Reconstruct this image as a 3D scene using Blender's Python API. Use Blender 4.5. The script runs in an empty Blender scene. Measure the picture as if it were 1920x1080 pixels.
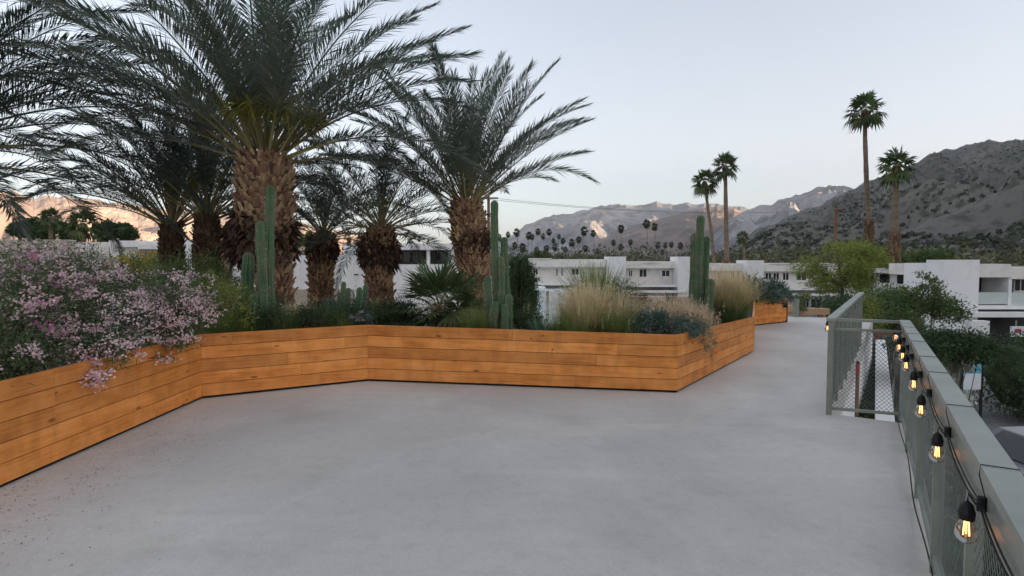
import bpy, math, random
import numpy as np
from mathutils import Vector, noise
R = math.radians
C = bpy.context.scene.collection
S = bpy.context.scene
rng = np.random.default_rng(7)
random.seed(7)

# ------------------------------------------------------------------ camera
F = 1100.0                     # focal length in photo pixels (1920 wide)
CAMZ = 1.7
PITCH = math.atan(52 / F)
cd = bpy.data.cameras.new('camera'); cam = bpy.data.objects.new('camera', cd); C.objects.link(cam)
cd.sensor_width = 36; cd.lens = 36 * F / 1920; cd.clip_start = .05; cd.clip_end = 60000
cam.location = (0, 0, CAMZ); cam.rotation_euler = (R(90) - PITCH, 0, 0)
S.camera = cam
cp, sp = math.cos(PITCH), math.sin(PITCH)

# ------------------------------------------------------------------ world, sun, exposure
SUN_EL, SUN_AZ = 7.0, 118.0     # low sun behind the ridge on the right
w = bpy.data.worlds.new('World'); S.world = w; w.use_nodes = True
nt = w.node_tree; bg = nt.nodes['Background']
sk = nt.nodes.new('ShaderNodeTexSky'); sk.sky_type = 'NISHITA'; sk.sun_disc = False
sk.sun_elevation = R(SUN_EL); sk.sun_rotation = R(SUN_AZ); sk.air_density = 1.0; sk.dust_density = 1.5; sk.ozone_density = 2.0
hs = nt.nodes.new('ShaderNodeHueSaturation'); hs.inputs['Saturation'].default_value = .42
gm = nt.nodes.new('ShaderNodeGamma'); gm.inputs[1].default_value = .8
tn = nt.nodes.new('ShaderNodeMixRGB'); tn.blend_type = 'MULTIPLY'; tn.inputs[0].default_value = 1; tn.inputs[2].default_value = (.97, 1.0, 1.06, 1)
nt.links.new(sk.outputs[0], hs.inputs['Color']); nt.links.new(hs.outputs[0], gm.inputs[0])
nt.links.new(gm.outputs[0], tn.inputs[1]); nt.links.new(tn.outputs[0], bg.inputs[0])
bg.inputs[1].default_value = .15
sd = bpy.data.lights.new('sun', 'SUN'); sun = bpy.data.objects.new('sun', sd); C.objects.link(sun)
sd.energy = 4.6; sd.angle = R(.5); sd.color = (1.0, .70, .46)
dirv = Vector((math.sin(R(SUN_AZ)) * math.cos(R(SUN_EL)), math.cos(R(SUN_AZ)) * math.cos(R(SUN_EL)), math.sin(R(SUN_EL))))
sun.rotation_euler = (dirv).to_track_quat('Z', 'Y').to_euler()
S.view_settings.view_transform = 'Standard'; S.view_settings.look = 'None'; S.view_settings.gamma = 1
S.view_settings.exposure = 1.66
S.render.engine = 'CYCLES'
S.cycles.use_denoising = True
try: S.cycles.denoiser = 'OPENIMAGEDENOISE'
except Exception: pass
S.cycles.max_bounces = 6; S.cycles.diffuse_bounces = 3; S.cycles.glossy_bounces = 3
S.cycles.transparent_max_bounces = 16; S.cycles.volume_bounces = 0

# ------------------------------------------------------------------ pixel helpers (photo pixels -> world)
def ray(px, py):
    a, b = (px - 960) / F, (540 - py) / F
    return Vector((a, cp + b * sp, -sp + b * cp))
def G(px, py, z=0.0):
    r = ray(px, py); t = (z - CAMZ) / r.z
    return Vector((r.x * t, r.y * t, z))
def at(px, py, Y):
    r = ray(px, py); t = Y / r.y
    return Vector((r.x * t, Y, CAMZ + r.z * t))
def onplane(px, py, p0, d):       # vertical plane through p0 along d
    n = Vector((-d.y, d.x, 0)); r = ray(px, py)
    t = n.dot(Vector((p0.x, p0.y, 0))) / n.dot(r)
    return Vector((r.x * t, r.y * t, CAMZ + r.z * t))

# ------------------------------------------------------------------ materials
def M(name, c1, c2=None, scale=4, rough=.8, bump=0.0, island=0.0, spec=.3, stretch=(1, 1, 1), coord='Object',
      metal=0.0, transl=0.0, c3=None, scale3=20, amt3=.5, bscale=None, bdist=.02, emit=None, detail=6, ramp=(.35, .65)):
    m = bpy.data.materials.new(name); m.use_nodes = True; t = m.node_tree; N = t.nodes; L = t.links
    p = N['Principled BSDF']; p.inputs['Roughness'].default_value = rough
    p.inputs['Specular IOR Level'].default_value = spec; p.inputs['Metallic'].default_value = metal
    tc = N.new('ShaderNodeTexCoord'); mp = N.new('ShaderNodeMapping'); mp.inputs['Scale'].default_value = stretch
    L.new(tc.outputs[coord], mp.inputs[0])
    nz = N.new('ShaderNodeTexNoise'); nz.inputs['Scale'].default_value = scale; nz.inputs['Detail'].default_value = detail
    L.new(mp.outputs[0], nz.inputs['Vector'])
    cr = N.new('ShaderNodeValToRGB'); cr.color_ramp.elements[0].position = ramp[0]; cr.color_ramp.elements[1].position = ramp[1]
    cr.color_ramp.elements[0].color = (*c1, 1); cr.color_ramp.elements[1].color = (*(c2 or [x * 1.15 for x in c1]), 1)
    L.new(nz.outputs[0], cr.inputs[0]); out = cr.outputs[0]
    if c3:
        n3 = N.new('ShaderNodeTexNoise'); n3.inputs['Scale'].default_value = scale3; n3.inputs['Detail'].default_value = 4
        L.new(mp.outputs[0], n3.inputs['Vector'])
        r3 = N.new('ShaderNodeValToRGB'); r3.color_ramp.elements[0].position = .48; r3.color_ramp.elements[1].position = .62
        r3.color_ramp.elements[0].color = (0, 0, 0, 1); r3.color_ramp.elements[1].color = (amt3, amt3, amt3, 1)
        L.new(n3.outputs[0], r3.inputs[0]); mx = N.new('ShaderNodeMixRGB'); L.new(r3.outputs[0], mx.inputs[0])
        L.new(out, mx.inputs[1]); mx.inputs[2].default_value = (*c3, 1); out = mx.outputs[0]
    if island:
        g = N.new('ShaderNodeNewGeometry'); h = N.new('ShaderNodeHueSaturation')
        ma = N.new('ShaderNodeMapRange'); ma.inputs[3].default_value = 1 - island; ma.inputs[4].default_value = 1 + island
        L.new(g.outputs['Random Per Island'], ma.inputs[0]); L.new(ma.outputs[0], h.inputs['Value']); L.new(out, h.inputs['Color'])
        mb = N.new('ShaderNodeMath'); mb.operation = 'MULTIPLY_ADD'; mb.inputs[1].default_value = .05; mb.inputs[2].default_value = .475
        L.new(g.outputs['Random Per Island'], mb.inputs[0]); L.new(mb.outputs[0], h.inputs['Hue'])
        out = h.outputs[0]
    L.new(out, p.inputs['Base Color'])
    if bump:
        b = N.new('ShaderNodeBump'); b.inputs['Strength'].default_value = bump; b.inputs['Distance'].default_value = bdist
        n2 = N.new('ShaderNodeTexNoise'); n2.inputs['Scale'].default_value = bscale or scale * 6; n2.inputs['Detail'].default_value = 5
        L.new(mp.outputs[0], n2.inputs['Vector']); L.new(n2.outputs[0], b.inputs['Height']); L.new(b.outputs[0], p.inputs['Normal'])
    if transl:
        tr = N.new('ShaderNodeBsdfTranslucent'); L.new(out, tr.inputs[0]); ms = N.new('ShaderNodeMixShader'); ms.inputs[0].default_value = transl
        L.new(p.outputs[0], ms.inputs[1]); L.new(tr.outputs[0], ms.inputs[2]); L.new(ms.outputs[0], N['Material Output'].inputs[0])
    if emit:
        p.inputs['Emission Color'].default_value = (*emit[0], 1); p.inputs['Emission Strength'].default_value = emit[1]
    return m

def M_height(name, stops, rough=.8, island=.25, transl=.2):   # colour changes from the base of a plant to its tips
    m = bpy.data.materials.new(name); m.use_nodes = True; t = m.node_tree; N = t.nodes; L = t.links; p = N['Principled BSDF']
    p.inputs['Roughness'].default_value = rough; p.inputs['Specular IOR Level'].default_value = .2
    tc = N.new('ShaderNodeTexCoord'); sx = N.new('ShaderNodeSeparateXYZ'); L.new(tc.outputs['Generated'], sx.inputs[0])
    nz = N.new('ShaderNodeTexNoise'); nz.inputs['Scale'].default_value = 5; L.new(tc.outputs['Object'], nz.inputs['Vector'])
    ad = N.new('ShaderNodeMath'); ad.operation = 'MULTIPLY_ADD'; ad.inputs[1].default_value = .5; L.new(nz.outputs[0], ad.inputs[0]); L.new(sx.outputs[2], ad.inputs[2])
    sb = N.new('ShaderNodeMath'); sb.operation = 'SUBTRACT'; sb.inputs[1].default_value = .25; L.new(ad.outputs[0], sb.inputs[0])
    cr = N.new('ShaderNodeValToRGB'); e = cr.color_ramp.elements
    e[0].position = stops[0][0]; e[0].color = (*stops[0][1], 1); e[1].position = stops[-1][0]; e[1].color = (*stops[-1][1], 1)
    for s in stops[1:-1]:
        q = e.new(s[0]); q.color = (*s[1], 1)
    L.new(sb.outputs[0], cr.inputs[0])
    g = N.new('ShaderNodeNewGeometry'); h = N.new('ShaderNodeHueSaturation'); ma = N.new('ShaderNodeMapRange')
    ma.inputs[3].default_value = 1 - island; ma.inputs[4].default_value = 1 + island
    L.new(g.outputs['Random Per Island'], ma.inputs[0]); L.new(ma.outputs[0], h.inputs['Value']); L.new(cr.outputs[0], h.inputs['Color'])
    L.new(h.outputs[0], p.inputs['Base Color'])
    tr = N.new('ShaderNodeBsdfTranslucent'); L.new(h.outputs[0], tr.inputs[0]); ms = N.new('ShaderNodeMixShader'); ms.inputs[0].default_value = transl
    L.new(p.outputs[0], ms.inputs[1]); L.new(tr.outputs[0], ms.inputs[2]); L.new(ms.outputs[0], N['Material Output'].inputs[0])
    return m

def M_wood():
    m = bpy.data.materials.new('planter_wood'); m.use_nodes = True; t = m.node_tree; N = t.nodes; L = t.links; p = N['Principled BSDF']
    p.inputs['Roughness'].default_value = .55; p.inputs['Specular IOR Level'].default_value = .3
    uv = N.new('ShaderNodeTexCoord'); g = N.new('ShaderNodeNewGeometry')
    off = N.new('ShaderNodeVectorMath'); off.operation = 'MULTIPLY_ADD'
    cb = N.new('ShaderNodeCombineXYZ'); L.new(g.outputs['Random Per Island'], cb.inputs[0]); L.new(g.outputs['Random Per Island'], cb.inputs[2])
    off.inputs[1].default_value = (37, 0, 19); L.new(cb.outputs[0], off.inputs[0]); L.new(uv.outputs['UV'], off.inputs[2])
    def noi(sc, st, det=5, dist=0):
        mp = N.new('ShaderNodeMapping'); mp.inputs['Scale'].default_value = st; L.new(off.outputs[0], mp.inputs[0])
        n = N.new('ShaderNodeTexNoise'); n.inputs['Scale'].default_value = sc; n.inputs['Detail'].default_value = det; n.inputs['Distortion'].default_value = dist
        L.new(mp.outputs[0], n.inputs['Vector']); return n.outputs[0]
    grain = noi(1, (2.2, 48, 1), 6, .6); blot = noi(1, (2.2, 5, 1), 3); fine = noi(1, (12, 160, 1), 4)
    cr = N.new('ShaderNodeValToRGB'); e = cr.color_ramp.elements
    e[0].position = .30; e[0].color = (.50, .150, .026, 1); e[1].position = .72; e[1].color = (.88, .375, .12, 1)
    q = e.new(.5); q.color = (.76, .285, .065, 1)
    mixv = N.new('ShaderNodeMath'); mixv.operation = 'MULTIPLY_ADD'; mixv.inputs[1].default_value = .45
    m2 = N.new('ShaderNodeMath'); m2.operation = 'MULTIPLY'; m2.inputs[1].default_value = .55; L.new(blot, m2.inputs[0])
    L.new(grain, mixv.inputs[0]); L.new(m2.outputs[0], mixv.inputs[2]); L.new(mixv.outputs[0], cr.inputs[0])
    vo = N.new('ShaderNodeTexVoronoi'); vo.inputs['Scale'].default_value = 1; vo.inputs['Randomness'].default_value = 1
    mp = N.new('ShaderNodeMapping'); mp.inputs['Scale'].default_value = (2.3, 6.5, 1); L.new(off.outputs[0], mp.inputs[0]); L.new(mp.outputs[0], vo.inputs['Vector'])
    kr = N.new('ShaderNodeValToRGB'); kr.color_ramp.elements[0].position = .07; kr.color_ramp.elements[0].color = (.28, .22, .2, 1)
    kr.color_ramp.elements[1].position = .13; kr.color_ramp.elements[1].color = (1, 1, 1, 1); L.new(vo.outputs['Distance'], kr.inputs[0])
    mk = N.new('ShaderNodeMixRGB'); mk.blend_type = 'MULTIPLY'; mk.inputs[0].default_value = .8; L.new(cr.outputs[0], mk.inputs[1]); L.new(kr.outputs[0], mk.inputs[2])
    # weather stains running over the boards
    wt = N.new('ShaderNodeTexNoise'); wt.inputs['Scale'].default_value = 1; wt.inputs['Detail'].default_value = 3
    mw = N.new('ShaderNodeMapping'); mw.inputs['Scale'].default_value = (7, 7, 3.0); L.new(uv.outputs['Object'], mw.inputs[0]); L.new(mw.outputs[0], wt.inputs['Vector'])
    wr = N.new('ShaderNodeValToRGB'); wr.color_ramp.elements[0].position = .38; wr.color_ramp.elements[0].color = (.62, .58, .56, 1)
    wr.color_ramp.elements[1].position = .56; wr.color_ramp.elements[1].color = (1, 1, 1, 1); L.new(wt.outputs[0], wr.inputs[0])
    mw2 = N.new('ShaderNodeMixRGB'); mw2.blend_type = 'MULTIPLY'; mw2.inputs[0].default_value = .38; L.new(mk.outputs[0], mw2.inputs[1]); L.new(wr.outputs[0], mw2.inputs[2])
    h = N.new('ShaderNodeHueSaturation'); ma = N.new('ShaderNodeMapRange'); ma.inputs[3].default_value = .8; ma.inputs[4].default_value = 1.12
    L.new(g.outputs['Random Per Island'], ma.inputs[0]); L.new(ma.outputs[0], h.inputs['Value']); L.new(mw2.outputs[0], h.inputs['Color'])
    L.new(h.outputs[0], p.inputs['Base Color'])
    b = N.new('ShaderNodeBump'); b.inputs['Strength'].default_value = .35; b.inputs['Distance'].default_value = .003; L.new(fine, b.inputs['Height']); L.new(b.outputs[0], p.inputs['Normal'])
    return m

def M_deck():
    m = bpy.data.materials.new('deck_coating'); m.use_nodes = True; t = m.node_tree; N = t.nodes; L = t.links; p = N['Principled BSDF']
    p.inputs['Roughness'].default_value = .6; p.inputs['Specular IOR Level'].default_value = .35
    tc = N.new('ShaderNodeTexCoord')
    def n(sc, det, a, b, ca, cb_, st=(1, 1, 1), rot=0):
        mp = N.new('ShaderNodeMapping'); mp.inputs['Scale'].default_value = st; mp.inputs['Rotation'].default_value = (0, 0, rot)
        L.new(tc.outputs['Object'], mp.inputs[0]); x = N.new('ShaderNodeTexNoise')
        x.inputs['Scale'].default_value = sc; x.inputs['Detail'].default_value = det; L.new(mp.outputs[0], x.inputs['Vector'])
        r = N.new('ShaderNodeValToRGB'); r.color_ramp.elements[0].position = a; r.color_ramp.elements[1].position = b
        r.color_ramp.elements[0].color = (*ca, 1); r.color_ramp.elements[1].color = (*cb_, 1); L.new(x.outputs[0], r.inputs[0]); return r.outputs[0], x.outputs[0]
    base, _ = n(.55, 4, .3, .7, (.515, .485, .445), (.655, .625, .575))
    streak, _ = n(1.0, 4, .55, .78, (1, 1, 1), (1.1, 1.1, 1.09), (.3, 3.4, 1), R(-22))
    fine, fx = n(55, 5, .3, .7, (.91, .91, .91), (1.07, 1.07, 1.07))
    spots, _ = n(1.3, 8, .52, .75, (1, 1, 1), (.84, .835, .83))
    nd = N.new('ShaderNodeTexNoise'); nd.inputs['Scale'].default_value = .8; nd.inputs['Detail'].default_value = 4; L.new(tc.outputs['Object'], nd.inputs['Vector'])
    va = N.new('ShaderNodeVectorMath'); va.operation = 'MULTIPLY_ADD'; va.inputs[1].default_value = (2.2, 2.2, 0); L.new(nd.outputs['Color'], va.inputs[0]); L.new(tc.outputs['Object'], va.inputs[2])
    vo = N.new('ShaderNodeTexVoronoi'); vo.feature = 'DISTANCE_TO_EDGE'; vo.inputs['Scale'].default_value = .3; L.new(va.outputs[0], vo.inputs['Vector'])
    vr = N.new('ShaderNodeValToRGB'); vr.color_ramp.elements[0].position = 0; vr.color_ramp.elements[1].position = .045; vr.color_ramp.elements[0].color = (1.07, 1.07, 1.065, 1); vr.color_ramp.elements[1].color = (1, 1, 1, 1); L.new(vo.outputs[0], vr.inputs[0])
    scuff, _ = n(9, 9, .5, .72, (1, 1, 1), (.9, .9, .89))
    o = base
    for s in (streak, fine, spots, vr.outputs[0], scuff):
        mx = N.new('ShaderNodeMixRGB'); mx.blend_type = 'MULTIPLY'; mx.inputs[0].default_value = .8; L.new(o, mx.inputs[1]); L.new(s, mx.inputs[2]); o = mx.outputs[0]
    L.new(o, p.inputs['Base Color'])
    b = N.new('ShaderNodeBump'); b.inputs['Strength'].default_value = .3; b.inputs['Distance'].default_value = .004; L.new(fx, b.inputs['Height']); L.new(b.outputs[0], p.inputs['Normal'])
    return m

m_wood = M_wood(); m_deck = M_deck()
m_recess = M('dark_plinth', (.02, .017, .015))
m_soil = M('planter_soil', (.09, .07, .055), (.2, .16, .13), scale=12, bump=.6)
m_ground = M('desert_ground', (.34, .27, .2), (.24, .2, .15), scale=.05, c3=(.14, .13, .08), scale3=.9, amt3=.6, bump=.3)
m_conc = M('concrete_paving', (.5, .49, .47), (.58, .57, .55), scale=1.2, bump=.2, c3=(.38, .37, .35), scale3=5, amt3=.4)
m_asphalt = M('asphalt', (.045, .046, .05), (.065, .065, .068), scale=3, bump=.3)
m_white = M('white_stucco', (.84, .825, .81), (.9, .885, .87), scale=.6, bump=.25, bscale=30, c3=(.68, .67, .65), scale3=2.2, amt3=.35)
m_cream = M('cream_stucco', (.8, .735, .68), (.87, .81, .76), scale=.7, bump=.2, bscale=30, c3=(.56, .5, .44), scale3=2, amt3=.3)
m_beige = M('beige_render', (.5, .42, .34), (.56, .48, .4), scale=.5)
m_palegreen = M('pale_green_panel', (.5, .56, .52), (.56, .61, .57), scale=.8)
m_fascia = M('roof_fascia', (.8, .76, .7), (.87, .83, .78), scale=.5, c3=(.6, .54, .47), scale3=1.5, amt3=.4)
m_glass = M('window_glass', (.02, .022, .026), (.05, .05, .055), scale=.6, rough=.08, spec=.6)
m_dark = M('recess_shade_and_trim', (.035, .033, .035), (.06, .056, .055), scale=1)  # recess shade put into the colour of rear walls; dark trim shares it
m_brown = M('brown_timber', (.16, .08, .05), (.26, .13, .08), scale=3, stretch=(1, 1, .2))
m_brick = M('brown_brick', (.24, .12, .09), (.36, .2, .15), scale=6, c3=(.4, .3, .25), scale3=9, amt3=.6)
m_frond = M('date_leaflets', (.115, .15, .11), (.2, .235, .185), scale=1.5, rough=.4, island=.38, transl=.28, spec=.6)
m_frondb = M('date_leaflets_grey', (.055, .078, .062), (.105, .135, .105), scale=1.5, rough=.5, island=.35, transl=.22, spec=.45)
m_rachis = M('frond_stem', (.24, .22, .1), (.36, .29, .15), scale=4, rough=.5, island=.2)
m_yleaf = M('yellow_young_leaf', (.22, .21, .045), (.34, .3, .07), scale=3, island=.3, transl=.3)
m_boot = M('palm_boots', (.16, .085, .05), (.40, .25, .15), scale=5, bump=.6, island=.4, c3=(.42, .29, .18), scale3=14, amt3=.5)
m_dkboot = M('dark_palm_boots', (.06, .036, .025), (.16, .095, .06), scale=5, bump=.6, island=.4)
m_fibre = M('palm_fibre', (.045, .026, .018), (.11, .062, .042), scale=6, bump=.8, island=.4)
m_bark = M('palm_bark', (.15, .105, .075), (.25, .18, .13), scale=2, stretch=(1, 1, 5), bump=.5, island=.1)
m_skirt = M('dead_leaf_skirt', (.14, .085, .05), (.24, .15, .09), scale=3, island=.35)
m_fan = M('fan_leaves', (.055, .09, .035), (.12, .165, .06), scale=.9, rough=.5, island=.4, transl=.15, c3=(.13, .115, .045), scale3=.7, amt3=.5)
m_fanfar = M('fan_leaves_far', (.03, .045, .022), (.065, .082, .035), scale=.5, island=.3)
m_cactus = M('cactus_skin', (.06, .115, .062), (.11, .18, .09), scale=3, rough=.55, bump=.2, c3=(.2, .17, .1), scale3=5, amt3=.5)
m_spine = M('cactus_spines', (.45, .42, .32), island=.2)
m_agave = M('agave_leaves', (.06, .11, .075), (.12, .18, .12), scale=3, island=.3, rough=.5)
m_leafdk = M('dark_leaves', (.04, .066, .03), (.08, .12, .05), scale=3, island=.45, transl=.2)
m_leafmd = M('mid_leaves', (.085, .13, .045), (.15, .2, .07), scale=2, island=.45, transl=.25)
m_leafyg = M('yellow_green_leaves', (.2, .24, .055), (.32, .35, .09), scale=1.2, island=.35, transl=.3)
m_leafbg = M('blue_green_leaves', (.065, .11, .088), (.14, .2, .16), scale=3, island=.4, transl=.2)
m_leafgr = M('grey_green_leaves', (.06, .095, .045), (.145, .195, .085), scale=3, island=.45, transl=.25)
m_leaftan = M('dry_twiggy_leaves', (.35, .27, .16), (.5, .4, .26), scale=3, island=.35, transl=.2)
m_stem = M('woody_stem', (.1, .075, .05), (.17, .13, .09), scale=6)
m_pink = M('pink_petals', (.72, .46, .50), (.88, .70, .71), scale=3, island=.22, transl=.3, rough=.6)
m_palepink = M('pale_pink_petals', (.70, .5, .54), (.85, .7, .7), scale=3, island=.15, transl=.3, rough=.6)
m_magenta = M('magenta_petals', (.5, .17, .33), (.66, .3, .45), scale=3, island=.2, transl=.3)
m_yflower = M('yellow_petals', (.5, .36, .03), (.62, .45, .05), scale=3, island=.2, transl=.2)
m_redleaf = M('rust_leaves', (.17, .07, .035), (.28, .13, .07), scale=3, island=.4, transl=.2)
m_grassA = M_height('fountain_grass', [(0, (.05, .085, .025)), (.2, (.13, .18, .055)), (.42, (.5, .42, .21)), (.8, (.82, .67, .43)), (1, (.86, .75, .54))])
m_grassB = M_height('pink_tan_grass', [(0, (.09, .11, .05)), (.2, (.3, .25, .13)), (.45, (.62, .47, .31)), (1, (.8, .63, .46))])
m_grassC = M_height('green_grass', [(0, (.05, .08, .028)), (.4, (.13, .19, .05)), (1, (.32, .36, .13))])
m_rail = M('painted_rail', (.19, .21, .175), (.25, .27, .225), scale=6, rough=.38, spec=.5, bump=.05)
m_railtop = M('weathered_rail_top', (.27, .29, .25), (.35, .365, .32), scale=3, rough=.5, c3=(.3, .32, .3), scale3=14, amt3=.5, bump=.1)
m_wire = M('mesh_wire', (.11, .13, .115), (.16, .18, .16), scale=6, rough=.5)
m_black = M('black_rubber', (.012, .012, .013), rough=.5)
m_filament = M('hot_filament', (1, .6, .3), emit=((1, .42, .16), 2.0))
m_rock = M('pale_rock', (.5, .47, .43), (.62, .59, .55), scale=4, bump=.5)
m_water = M('pool_water', (.25, .5, .55), (.35, .6, .65), scale=2, rough=.05, spec=.5)
m_canvas = M('umbrella_canvas', (.8, .78, .74), rough=.9)
m_signb = M('sign_blue', (.12, .42, .58), (.16, .5, .62), scale=8)
m_signw = M('sign_white', (.72, .74, .76), rough=.6)
m_navy = M('sign_navy', (.02, .06, .14))
m_red = M('red_paint', (.42, .06, .05))
m_carp = M('grey_car_paint', (.16, .165, .18), rough=.25, spec=.6)
m_tyre = M('tyre_rubber', (.02, .02, .02))
gb = bpy.data.materials.new('bulb_glass'); gb.use_nodes = True
_n = gb.node_tree.nodes; _p = _n['Principled BSDF']; _p.inputs['Roughness'].default_value = .03; _p.inputs['Base Color'].default_value = (.95, .8, .62, 1)
_tr = _n.new('ShaderNodeBsdfTransparent'); _tr.inputs[0].default_value = (1, .80, .62, 1); _gl = _n.new('ShaderNodeBsdfGlossy'); _gl.inputs['Roughness'].default_value = .05
_fr = _n.new('ShaderNodeFresnel'); _fr.inputs[0].default_value = 1.6; _mx = _n.new('ShaderNodeMixShader')
gb.node_tree.links.new(_fr.outputs[0], _mx.inputs[0]); gb.node_tree.links.new(_tr.outputs[0], _mx.inputs[1]); gb.node_tree.links.new(_gl.outputs[0], _mx.inputs[2])
gb.node_tree.links.new(_mx.outputs[0], _n['Material Output'].inputs[0])

# ------------------------------------------------------------------ mesh builder
class MB:
    def __init__(s): s.V = []; s.n = 0; s.F = []; s.uv = []
    def add(s, v, f, mi=0, uv=None):
        v = np.asarray(v, dtype=np.float64).reshape(-1, 3); f = np.asarray(f, dtype=np.int64)
        s.V.append(v); s.F.append((f + s.n, mi, uv)); s.n += len(v)
    def box(s, x0, x1, y0, y1, z0, z1, mi=0):
        v = [(x, y, z) for z in (z0, z1) for y in (y0, y1) for x in (x0, x1)]
        s.add(v, [(0, 2, 3, 1), (4, 5, 7, 6), (0, 1, 5, 4), (2, 6, 7, 3), (0, 4, 6, 2), (1, 3, 7, 5)], mi)
    def obox(s, p, d, l0, l1, w0, w1, z0, z1, mi=0):   # box along horizontal direction d from p; w to the left of d
        d = Vector((d.x, d.y, 0)).normalized(); n = Vector((-d.y, d.x, 0))
        v = [tuple(Vector((p.x, p.y, 0)) + d * l + n * ww + Vector((0, 0, z))) for z in (z0, z1) for ww in (w0, w1) for l in (l0, l1)]
        s.add(v, [(0, 2, 3, 1), (4, 5, 7, 6), (0, 1, 5, 4), (2, 6, 7, 3), (0, 4, 6, 2), (1, 3, 7, 5)], mi)
    def tube(s, pts, rad, n=8, mi=0, rib=0.0, cap=True):
        P = [Vector(p) for p in pts]; k = len(P); vs = []
        if not hasattr(rad, '__len__'): rad = [rad] * k
        ref = Vector((0, 0, 1)) if abs((P[-1] - P[0]).normalized().z) < .9 else Vector((1, 0, 0))
        for i in range(k):
            T = (P[min(i + 1, k - 1)] - P[max(i - 1, 0)]).normalized(); A = T.cross(ref).normalized(); B = T.cross(A)
            for j in range(n):
                a = 2 * math.pi * j / n; r = rad[i] * (1 + (rib if j % 2 == 0 else -rib))
                vs.append(tuple(P[i] + A * (math.cos(a) * r) + B * (math.sin(a) * r)))
        fs = [(i * n + j, i * n + (j + 1) % n, (i + 1) * n + (j + 1) % n, (i + 1) * n + j) for i in range(k - 1) for j in range(n)]
        s.add(vs, fs, mi)
        if cap:
            c = len(vs); s.add([tuple(P[0])] + vs[:n], [(0, j + 1, (j + 1) % n + 1) for j in range(n)], mi)
            s.add([tuple(P[-1])] + vs[-n:], [(0, (j + 1) % n + 1, j + 1) for j in range(n)], mi)
    def leaves(s, c, d, nrm, ln, wd, mi=0, bend=0.0, mid=.4):
        c = np.asarray(c); d = d / (np.linalg.norm(d, axis=1, keepdims=True) + 1e-9)
        sd_ = np.cross(d, nrm); sd_ /= (np.linalg.norm(sd_, axis=1, keepdims=True) + 1e-9)
        ln = np.broadcast_to(np.asarray(ln, float).reshape(-1, 1), (len(c), 1)); wd = np.broadcast_to(np.asarray(wd, float).reshape(-1, 1), (len(c), 1))
        tip = c + d * ln; tip[:, 2:3] -= bend * ln
        m1 = c + d * ln * mid
        v = np.stack([c, m1 + sd_ * wd * .5, tip, m1 - sd_ * wd * .5], axis=1).reshape(-1, 3)
        s.add(v, np.arange(len(v)).reshape(-1, 4), mi)
    def lathe(s, base, prof, n=12, mi=0):
        vs = [(base[0] + r * math.cos(2 * math.pi * j / n), base[1] + r * math.sin(2 * math.pi * j / n), base[2] + z) for z, r in prof for j in range(n)]
        s.add(vs, [(i * n + j, i * n + (j + 1) % n, (i + 1) * n + (j + 1) % n, (i + 1) * n + j) for i in range(len(prof) - 1) for j in range(n)], mi)
    def build(s, name, mats, parent=None, loc=None, smooth=False):
        if not isinstance(mats, (list, tuple)): mats = [mats]
        me = bpy.data.meshes.new(name); V = np.concatenate(s.V)
        o = bpy.data.objects.new(name, me); C.objects.link(o)
        if parent is not None:
            org = np.array(ORG[parent.name]); o.parent = parent; ORG[o.name] = tuple(org)
        else:
            if loc is None:
                loc = ((V[:, 0].min() + V[:, 0].max()) / 2, (V[:, 1].min() + V[:, 1].max()) / 2, V[:, 2].min())
            org = np.array(loc, float); o.location = tuple(org); ORG[o.name] = tuple(org)
        V = V - org
        me.vertices.add(len(V)); me.vertices.foreach_set('co', V.ravel())
        li = np.concatenate([f.ravel() for f, _, _ in s.F]); tot = np.concatenate([np.full(len(f), f.shape[1]) for f, _, _ in s.F])
        mi = np.concatenate([np.full(len(f), m) for f, m, _ in s.F])
        me.loops.add(len(li)); me.loops.foreach_set('vertex_index', li)
        me.polygons.add(len(tot)); me.polygons.foreach_set('loop_start', np.concatenate([[0], np.cumsum(tot)[:-1]])); me.polygons.foreach_set('loop_total', tot)
        me.polygons.foreach_set('material_index', mi)
        me.polygons.foreach_set('use_smooth', np.full(len(tot), bool(smooth)))
        for m in mats: me.materials.append(m)
        if any(u is not None for _, _, u in s.F):
            uvl = me.uv_layers.new(name='UVMap'); buf = np.concatenate([(np.asarray(u, float).reshape(-1, 2) if u is not None else np.zeros((f.size, 2))) for f, _, u in s.F])
            uvl.data.foreach_set('uv', buf.ravel())
        me.update(calc_edges=True); me.validate()
        return o
ORG = {}
def tag(o, label=None, cat=None, group=None, kind=None):
    if label: o['label'] = label
    if cat: o['category'] = cat
    if group: o['group'] = group
    if kind: o['kind'] = kind
    return o
def thing(name, loc, label, cat, group=None):
    o = bpy.data.objects.new(name, None); C.objects.link(o); o.location = tuple(loc); o.empty_display_size = .2
    ORG[o.name] = tuple(loc); return tag(o, label, cat, group)
def copy_thing(o, loc, rz, sc, label=None):
    c = o.copy(); C.objects.link(c); c.location = loc; c.rotation_euler = (0, 0, rz); c.scale = sc
    if label: c['label'] = label
    for ch in list(o.children):
        k = ch.copy(); C.objects.link(k); k.parent = c
        for g in list(ch.children):
            q = g.copy(); C.objects.link(q); q.parent = k
    return c
def unit(n, r=rng):
    d = r.normal(size=(n, 3)); return d / np.linalg.norm(d, axis=1, keepdims=True)

GZ = -3.6     # ground level below the roof deck
# ------------------------------------------------------------------ terrain
mb = MB(); g = 24; xs = np.linspace(-7200, 7200, g + 1)
mb.add([(x, y, GZ) for y in xs for x in xs], [(j * (g + 1) + i, j * (g + 1) + i + 1, (j + 1) * (g + 1) + i + 1, (j + 1) * (g + 1) + i) for j in range(g) for i in range(g)])
tag(mb.build('ground', m_ground, loc=(0, 0, GZ)), kind='structure')

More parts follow.
